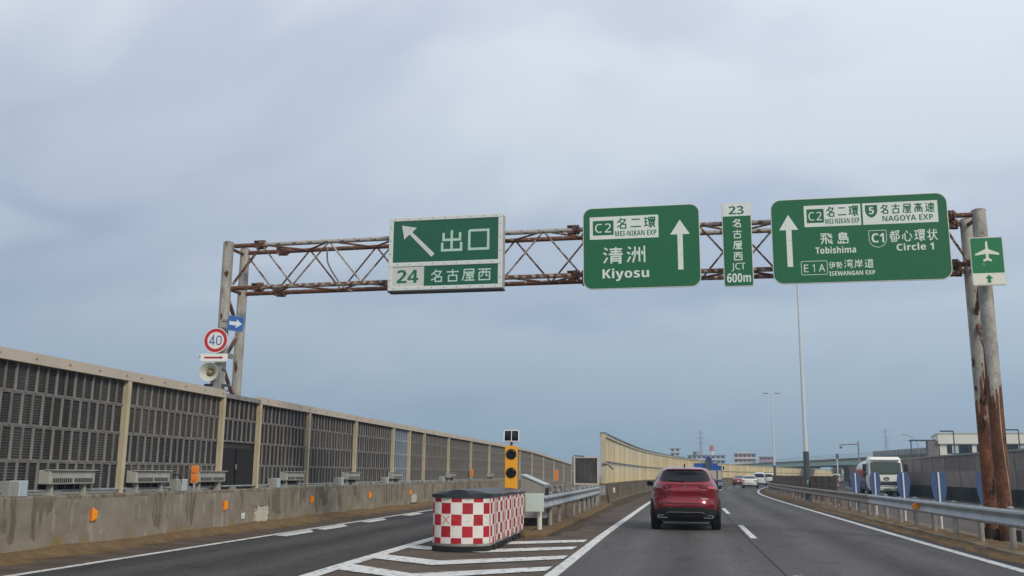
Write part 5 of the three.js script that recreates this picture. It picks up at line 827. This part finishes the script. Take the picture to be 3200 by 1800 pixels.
// oncoming tanker truck (front toward the camera)
function bigTruck(d, off, label, name, cabM, load) {
  const s = md(d), t = thing(name, label, 'truck', main.at(s, off, 0), main.turn(s) - 0.03);
  const B = shell([[0.42, 1.14, 1.0, -1.0, 9], [0.6, 1.2, 1.08, -1.0, 9], [1.2, 1.22, 1.1, -1.0, 9], [1.55, 1.22, 1.08, -1.0, 9], [2.2, 1.18, 0.98, -1.0, 9], [2.7, 1.14, 0.86, -1.0, 8], [2.88, 1.02, 0.66, -0.95, 7]]);
  mesh('cab', B.geo, cabM, t);
  const W = mesh('windshield', B.onRear(both([[0, 1.58, 2.5], [0.8, 1.6, 2.49], [1.0, 1.63, 2.46], [1.06, 1.68, 2.4]]), 0.012), phys({ color: rgb(70, 82, 76), roughness: 0.06, specularIntensity: 0.8 }), t);
  for (const q of [-0.55, 0.25]) mesh('wiper', [rod([q, 1.6, B.rear(q, 1.6) + 0.03], [q + 0.5, 1.68, B.rear(q + 0.5, 1.68) + 0.03], 0.016, 6)], M.black, W);
  mesh('roof_visor', [rbx(2.0, 0.12, 0.3, 0.05, 0, 2.66, 0.92)], cabM, t);
  const G = mesh('grille', B.onRear(both([[0, 0.72, 1.16], [0.8, 0.74, 1.14], [0.98, 0.78, 1.06]]), 0.012), M.black, t);
  for (const y of [0.78, 0.98, 1.12]) mesh('grille_bar', B.onRear(both([[0, y - 0.026, y + 0.026], [0.82, y - 0.022, y + 0.022]]), 0.05), y === 0.98 ? M.chrome : M.white, G);
  const e = mesh('emblem', [new THREE.TorusGeometry(0.13, 0.02, 8, 28).scale(1.5, 0.85, 1).translate(0, 1.3, B.rear(0, 1.3) + 0.02), bx(0.3, 0.03, 0.02, 0, 1.3, B.rear(0, 1.3) + 0.02), bx(0.03, 0.13, 0.02, -0.07, 1.3, B.rear(0, 1.3) + 0.02), bx(0.03, 0.13, 0.02, 0.07, 1.3, B.rear(0, 1.3) + 0.02)], M.lampDark, t); e.userData.label = 'dark oval emblem on the white front';
  mesh('bumper', B.onRear(both([[0, 0.44, 0.66], [1.0, 0.46, 0.66], [1.17, 0.5, 0.64]]), 0.05), M.white, t); mesh('number_plate', [bx(0.44, 0.22, 0.015, 0, 0.54, B.rear(0, 0.54) + 0.06)], paint(60, 110, 78), t);
  for (const sg of [-1, 1]) { const c = [[0.62, 0.5, 0.62], [1.0, 0.5, 0.64], [1.12, 0.52, 0.64]]; mesh('headlight', B.onRear(sg > 0 ? c : mir(c), 0.06), M.chrome, t); mesh('turn_light', [rbx(0.1, 0.2, 0.06, 0.02, sg * 1.12, 0.86, 1.02)], M.orange, t); mesh('mirror', [rbx(0.26, 0.56, 0.14, 0.04, sg * 1.44, 2.08, 0.75), rbx(0.24, 0.3, 0.14, 0.04, sg * 1.44, 1.62, 0.75), rod([sg * 1.15, 2.3, 0.7], [sg * 1.42, 2.3, 0.75], 0.02, 6), rod([sg * 1.15, 1.7, 0.7], [sg * 1.42, 1.6, 0.75], 0.02, 6)], M.black, t); const cw = [[-0.7, 1.55, 2.4], [0.5, 1.6, 2.4], [0.66, 1.66, 2.2]]; mesh('side_window', B.onSide(sg, cw, 0.01), M.glassDark, t); mesh('step', [bx(0.1, 0.4, 0.7, sg * 1.12, 0.6, -0.1)], M.black, t); }
  wheels(t, 1.2, 0.5, [-0.2, -5.0, -6.2], 0.32); mesh('chassis', [bx(0.9, 0.3, 7.4, 0, 0.8, -3.4)], M.black, t); mesh('lower_skirt', [bx(0.06, 0.5, 2.6, -1.15, 0.75, -3.0), bx(0.06, 0.5, 2.6, 1.15, 0.75, -3.0)], M.lampDark, t);
  load(t);
}
bigTruck(75.3, 16.1, 'oncoming white tanker truck with an orange-striped tank in the opposite lanes', 'tanker_truck', paint(232, 232, 224, { roughness: 0.3 }), (t) => {
  const el = (r0, a0, a1, n) => { const p = []; for (let i = 0; i < n; i++) { const A = mix(a0, a1, i / n), B = mix(a0, a1, (i + 1) / n), P = (a, z) => [1.2 * r0 * Math.cos(a), 1.95 + 0.82 * r0 * Math.sin(a), z]; p.push([P(A, -1.3), P(B, -1.3), P(B, -7.2), P(A, -7.2)]); } return quads(p); };
  const k = mesh('tank', [el(1, 0, Math.PI * 2, 40), new THREE.CircleGeometry(1, 40).scale(1.2, 0.82, 1).translate(0, 1.95, -1.3), new THREE.CircleGeometry(1, 40).scale(1.2, 0.82, 1).translate(0, 1.95, -7.2)], paint(206, 208, 206, { roughness: 0.35 }), t);
  mesh('stripe', [el(1.008, Math.PI * 1.22, Math.PI * 0.98, 12), el(1.008, -Math.PI * 0.22, Math.PI * 0.02, 12)], paint(214, 82, 56, { roughness: 0.35 }), k);
  mesh('manhole', [rod([0, 2.74, -3], [0, 2.9, -3], 0.3, 16)], M.galvDull, k); mesh('top_rail', [bx(0.5, 0.05, 5, 0, 2.82, -4.2)], M.galvDull, k);
});

// ---------------------------------------------------------------- background
// green overpass running away to the left
{
  const A = [87.5, -198], Bp = [101, -424], L = Math.hypot(Bp[0] - A[0], Bp[1] - A[1]), ry = Math.atan2(-(Bp[1] - A[1]), Bp[0] - A[0]), t = thing('overpass', 'pale green girder overpass with steel railings crossing behind the traffic', 'bridge', [A[0], -1.6, A[1]], ry), o = 1.6;
  const gm = paint(146, 172, 158), rm = paint(172, 184, 188);
  mesh('deck', [bx(L + 60, 0.5, 9, L / 2 - 30, 5.4 + o, -4.5)], M.barrierMid, t); mesh('girder', [bx(L + 60, 1.15, 0.35, L / 2 - 30, 4.65 + o, -0.3)], gm, t); mesh('girder', [bx(L + 60, 1.15, 0.35, L / 2 - 30, 4.65 + o, -8.6)], gm, t); mesh('girder_flange', [bx(L + 60, 0.12, 0.8, L / 2 - 30, 4.05 + o, -0.3)], paint(116, 150, 136), t);
  mesh('parapet', [bx(L + 60, 0.55, 0.2, L / 2 - 30, 5.9 + o, 0.02)], rm, t);
  for (let x = -58; x < L; x += 2.4) mesh('rail_post', bx(0.12, 1.2, 0.12, x, 6.75 + o, 0.02), rm, t); for (const y of [6.5, 6.9, 7.3]) mesh('rail', bx(L + 60, 0.07, 0.07, L / 2 - 30, y + o, 0.02), rm, t);
  for (let x = 0; x < L; x += 3.4) mesh('stiffener', bx(0.1, 1.0, 0.06, x, 4.65 + o, -0.1), gm, t);
  for (let x = 6; x < L; x += 42) mesh('pier', [bx(1.0, 3.6 + o, 1.6, x, (3.6 + o) / 2, -4.5), bx(1.2, 0.5, 8.0, x, 3.8 + o, -4.5)], M.barrierMid, t);
  const w = thing('noise_wall', 'violet-grey noise barrier on the overpass right of the tanker', 'noise wall', [A[0], 0, A[1]], ry); for (let x = -58; x < 42; x += 4) mesh('panel', bx(3.9, 1.6, 0.1, x + 2, 6.75, 0.35), M.greyPanel[(x & 3) % 3], w);
}
// apartment blocks far off
function block(name, label, x, d, w, h, dep, floors, cols, wallM, bandM, turn = -0.25, extra) {
  const t = thing(name, label, 'building', [x, -1.6, -d], turn); mesh('wall', [bx(w, h, dep, 0, h / 2, -dep / 2)], wallM, t); mesh('roof', [bx(w + 0.6, 0.5, dep + 0.6, 0, h + 0.25, -dep / 2)], M.barrierMid, t);
  const fh = h / floors;
  for (let f = 0; f < floors; f++) { const b = mesh('balcony', [bx(w + 0.3, fh * 0.36, 1.2, 0, f * fh + fh * 0.3, 0.6)], bandM, t); for (let c = 0; c < cols; c++) mesh('window', bx(w / cols * 0.62, fh * 0.46, 0.12, (c + 0.5 - cols / 2) * w / cols, f * fh + fh * 0.74, 0.05), M.glassDark, t); }
  if (extra) extra(t, h); return t;
}
const pinkB = paint(186, 112, 92), grey1 = paint(150, 156, 164), band1 = paint(188, 192, 196), redB = paint(172, 74, 60), cream = paint(206, 198, 184);
block('apartment_block', 'long grey apartment block with banded balconies on the skyline', 122, 600, 23, 14.6, 10, 5, 8, grey1, band1, -0.2, (t, h) => { mesh('water_tank', [bx(2.4, 2.4, 2.4, -7, h + 1.6, -5)], M.lampDark, t); mesh('stair_house', [bx(3, 3, 3, -4, h + 1.7, -5)], grey1, t); });
block('apartment_block', 'pale apartment tower rising above the blue crane truck', 118, 690, 7, 21, 8, 7, 2, cream, band1, -0.2);
block('apartment_block', 'salmon apartment block with a pale roof on the skyline', 146, 600, 13, 15.8, 10, 5, 5, pinkB, cream, -0.25, (t, h) => mesh('stair_house', [bx(7, 1.6, 5, 0, h + 1, -5)], cream, t));
block('apartment_block', 'red brick apartment block right of the salmon one', 157, 590, 9, 13.8, 10, 5, 4, redB, pinkB, -0.25);
block('house', 'small grey building low on the skyline left of the apartment blocks', 93, 520, 12, 9, 8, 3, 4, grey1, band1, -0.1);
block('house', 'small pinkish building low on the skyline above the beige wall', 82, 560, 10, 9.5, 8, 3, 3, pinkB, cream, -0.1);
block('house', 'low white building seen under the overpass', 118, 330, 14, 5.4, 8, 2, 5, cream, band1, -0.3);
block('house', 'low cream house under the overpass left of the tanker', 113, 300, 6, 5.2, 6, 2, 3, cream, pinkB, -0.3);
// chimney and masts
{
  const t = thing('chimney', 'red and white striped chimney on the skyline', 'chimney', [146.5, -1.6, -700]); for (let i = 0; i < 6; i++) mesh('ring', [rod([0, i * 4, 0], [0, i * 4 + 4, 0], 1.6, 14, 1.5)], i % 2 ? paint(190, 70, 66) : M.offWhite, t);
  function pylon(x, d, h, l) { const p = thing('pylon', l, 'pylon', [x, -1.6, -d], 0.3), m = paint(128, 138, 146), w = (y) => mix(3.2, 0.45, Math.min(1, y / (h * 0.8))); const lg = [];
    for (const a of [-1, 1]) for (const b of [-1, 1]) mesh('leg', [rod([a * w(0), 0, b * w(0)], [a * w(h * 0.8), h * 0.8, b * w(h * 0.8)], 0.17, 5), rod([a * w(h), h * 0.8, b * w(h)], [a * 0.2, h, b * 0.2], 0.14, 5)], m, p);
    for (let i = 0; i < 8; i++) { const y = h * 0.1 * i, y2 = y + h * 0.1; for (const a of [-1, 1]) lg.push(rod([-w(y), y, a * w(y)], [w(y2), y2, a * w(y2)], 0.1, 4), rod([w(y), y, a * w(y)], [-w(y2), y2, a * w(y2)], 0.1, 4)); } mesh('bracing', lg, m, p);
    for (const q of [0.72, 0.83, 0.94]) mesh('cross_arm', [bx(8.4, 0.35, 0.5, 0, h * q, 0), rod([-4.2, h * q, 0], [0, h * q + 1.6, 0], 0.12, 4), rod([4.2, h * q, 0], [0, h * q + 1.6, 0], 0.12, 4)], m, p); }
  pylon(352, 900, 47, 'faint lattice power pylon above the tanker truck'); pylon(178, 900, 44, 'faint lattice power pylon above the grey apartment block');
  const g = thing('camera_mast', 'thin mast with a sideways arm and camera behind the tanker', 'mast', [54.3, -1.6, -150], -0.2); mesh('mast', [rod([0, 0, 0], [0, 8.4, 0], 0.16, 10, 0.12)], M.galvDull, g); mesh('arm', [rod([0, 8.0, 0], [-2.9, 7.85, 0], 0.09, 8)], M.galvDull, g); mesh('camera', [rbx(0.35, 0.3, 0.5, 0.05, -2.6, 7.45, 0)], M.lampDark, g);
  const g2 = thing('sign_mast', 'short pole with a small box left of the tanker', 'mast', [49.5, -1.6, -146]); mesh('mast', [rod([0, 0, 0], [0, 6.3, 0], 0.1, 8)], M.lamp, g2); mesh('box', [bx(0.34, 0.7, 0.3, 0.05, 6.0, 0)], M.lampDark, g2);
  const g3 = thing('street_light', 'small curved street light on the overpass right of the pylon', 'street light', [83, 5, -196]); mesh('pole', [tube([[0, 0, 0], [0, 3.2, 0], [-0.8, 4.2, 0], [-2, 4.8, 0], [-3.4, 5.0, 0]], 0.06)], M.galvDull, g3); mesh('head', [rbx(0.8, 0.14, 0.3, 0.05, -3.7, 5, 0)], M.lamp, g3);
}
// white office building behind the right-hand wall
{
  const t = thing('office_building', 'long white office building with a row of windows behind the grey wall', 'building', [67, -1.6, -150], -0.34), cr = std({ map: panelTex([226, 224, 212], 700, 6), roughness: 0.7 });
  mesh('wall', [bx(70, 8.2, 12, 35, 4.1, -6)], cr, t); for (const [y, h] of [[9.2, 0.95], [8.42, 0.6]]) mesh('fascia', [bx(70.4, h, 12.6, 35, y, -5.9)], cr, t); mesh('roof', [bx(70.6, 0.12, 12.8, 35, 9.7, -5.9)], M.capBeige, t);
  for (let i = 0; i < 16; i++) { const w = mesh('window', bx(3.5, 1.35, 0.1, 2.8 + i * 4.2, 7.3, 0.02), M.glassDark, t); mesh('curtain', bx(0.9, 1.25, 0.04, 2.2 + i * 4.2 + (i % 3) * 0.4, 7.3, 0.09), M.boxBlue, w); mesh('frame', [bx(0.07, 1.35, 0.05, 2.8 + i * 4.2, 7.3, 0.1), bx(0.07, 1.35, 0.05, 1.45 + i * 4.2, 7.3, 0.1), bx(0.07, 1.35, 0.05, 4.15 + i * 4.2, 7.3, 0.1)], M.lampDark, w); if (i % 2) mesh('air_conditioner', [rbx(0.9, 0.6, 0.4, 0.04, 4.9 + i * 4.2, 6.9, 0.25), rod([4.9 + i * 4.2, 6.9, 0.45], [4.9 + i * 4.2, 6.9, 0.47], 0.2, 12)], M.box, t); }
  for (let i = 1; i < 6; i++) mesh('downpipe', [rod([i * 12.3, 0, 0.15], [i * 12.3, 9.6, 0.15 + 0.3], 0.07, 8)], M.box, t);
  mesh('stair_tower', [bx(1.6, 8.6, 4, -0.9, 4.3, -2)], M.greyPanel[1], t); mesh('canopy', [bx(3.8, 0.14, 3, -2.4, 8.7, -1.5), rod([-4.1, 0, -0.4], [-4.1, 8.7, -0.4], 0.09, 8)], M.lampDark, t);
}
// street lights in front of the office, skyline roofs, a few trees under the overpass
[[46.2, 100, 7.75, 'dark flat-headed street light in front of the office roof, left one'], [53.0, 100, 7.95, 'dark flat-headed street light at the right edge in front of the office']].forEach(([x, dd, h, l]) => { const t = thing('street_light', l, 'street light', [x, -1.6, -dd], 0, 'street lights by the office'); mesh('pole', [rod([0, 0, 0], [0, h, 0], 0.09, 8, 0.06)], M.lampDark, t); mesh('head', [rbx(1.3, 0.14, 0.4, 0.05, -0.7, h, 0)], M.lampDark, t); });
[[66, 430, 11, 7.4, 'grey flat-roofed house at the left end of the skyline'], [74, 470, 7, 9.6, 'narrow tan house on the skyline above the beige wall'], [103, 560, 9, 10.4, 'brownish low block left of the grey apartments'], [112, 640, 6, 13, 'thin grey tower block beside the pale tower'], [133, 640, 8, 11.5, 'low cream block between the grey and salmon apartments']].forEach(([x, dd, w, h, l], i) => block('house', l, x, dd, w, h, 7, 3, 3, [grey1, cream, pinkB, grey1, cream][i], band1, -0.1 - i * 0.05));
{
  const leaf = [0, 1].map((i) => new THREE.MeshPhysicalMaterial({ color: new THREE.Color().setRGB([0.05, 0.07][i], [0.085, 0.1][i], 0.035), roughness: 0.95, side: THREE.DoubleSide }));
  [[97, 287, 5.6, 'dark green tree under the overpass left of the tanker'], [92, 296, 4.8, 'smaller tree beside the cream house under the overpass'], [72, 300, 5.2, 'tree above the beige wall beside the far lamp post']].forEach(([x, dd, h, l], ti) => {
    const t = thing('tree', l, 'tree', [x, -1.6, -dd]); mesh('trunk', [rod([0, 0, 0], [0.1, h * 0.5, 0], 0.2, 8, 0.12), rod([0.1, h * 0.45, 0], [0.9, h * 0.75, 0.3], 0.1, 6, 0.05), rod([0.05, h * 0.4, 0], [-0.8, h * 0.7, -0.3], 0.1, 6, 0.05)], paint(84, 70, 56), t);
    const q = []; for (let i = 0; i < 900; i++) { const a = rnd() * 6.283, c = Math.floor(rnd() * 7), r = 0.9 * Math.cbrt(rnd()), ph = Math.acos(2 * rnd() - 1), cx = Math.cos(c * 2.4) * 0.9, cz = Math.sin(c * 2.4) * 0.9, cy = h * (0.58 + 0.055 * c); const p = V(cx + r * Math.sin(ph) * Math.cos(a), cy + r * 0.8 * Math.cos(ph), cz + r * Math.sin(ph) * Math.sin(a)), u = V(rnd() - 0.5, rnd() - 0.5, rnd() - 0.5).normalize().multiplyScalar(0.16), w = V(rnd() - 0.5, rnd() - 0.5, rnd() - 0.5).normalize().multiplyScalar(0.12); q.push([[p.x - u.x, p.y - u.y, p.z - u.z], [p.x + w.x, p.y + w.y, p.z + w.z], [p.x + u.x, p.y + u.y, p.z + u.z], [p.x - w.x, p.y - w.y, p.z - w.z]]); }
    mesh('crown', quads(q), leaf[ti % 2], t);
  });
}
renderer.render(scene, camera);
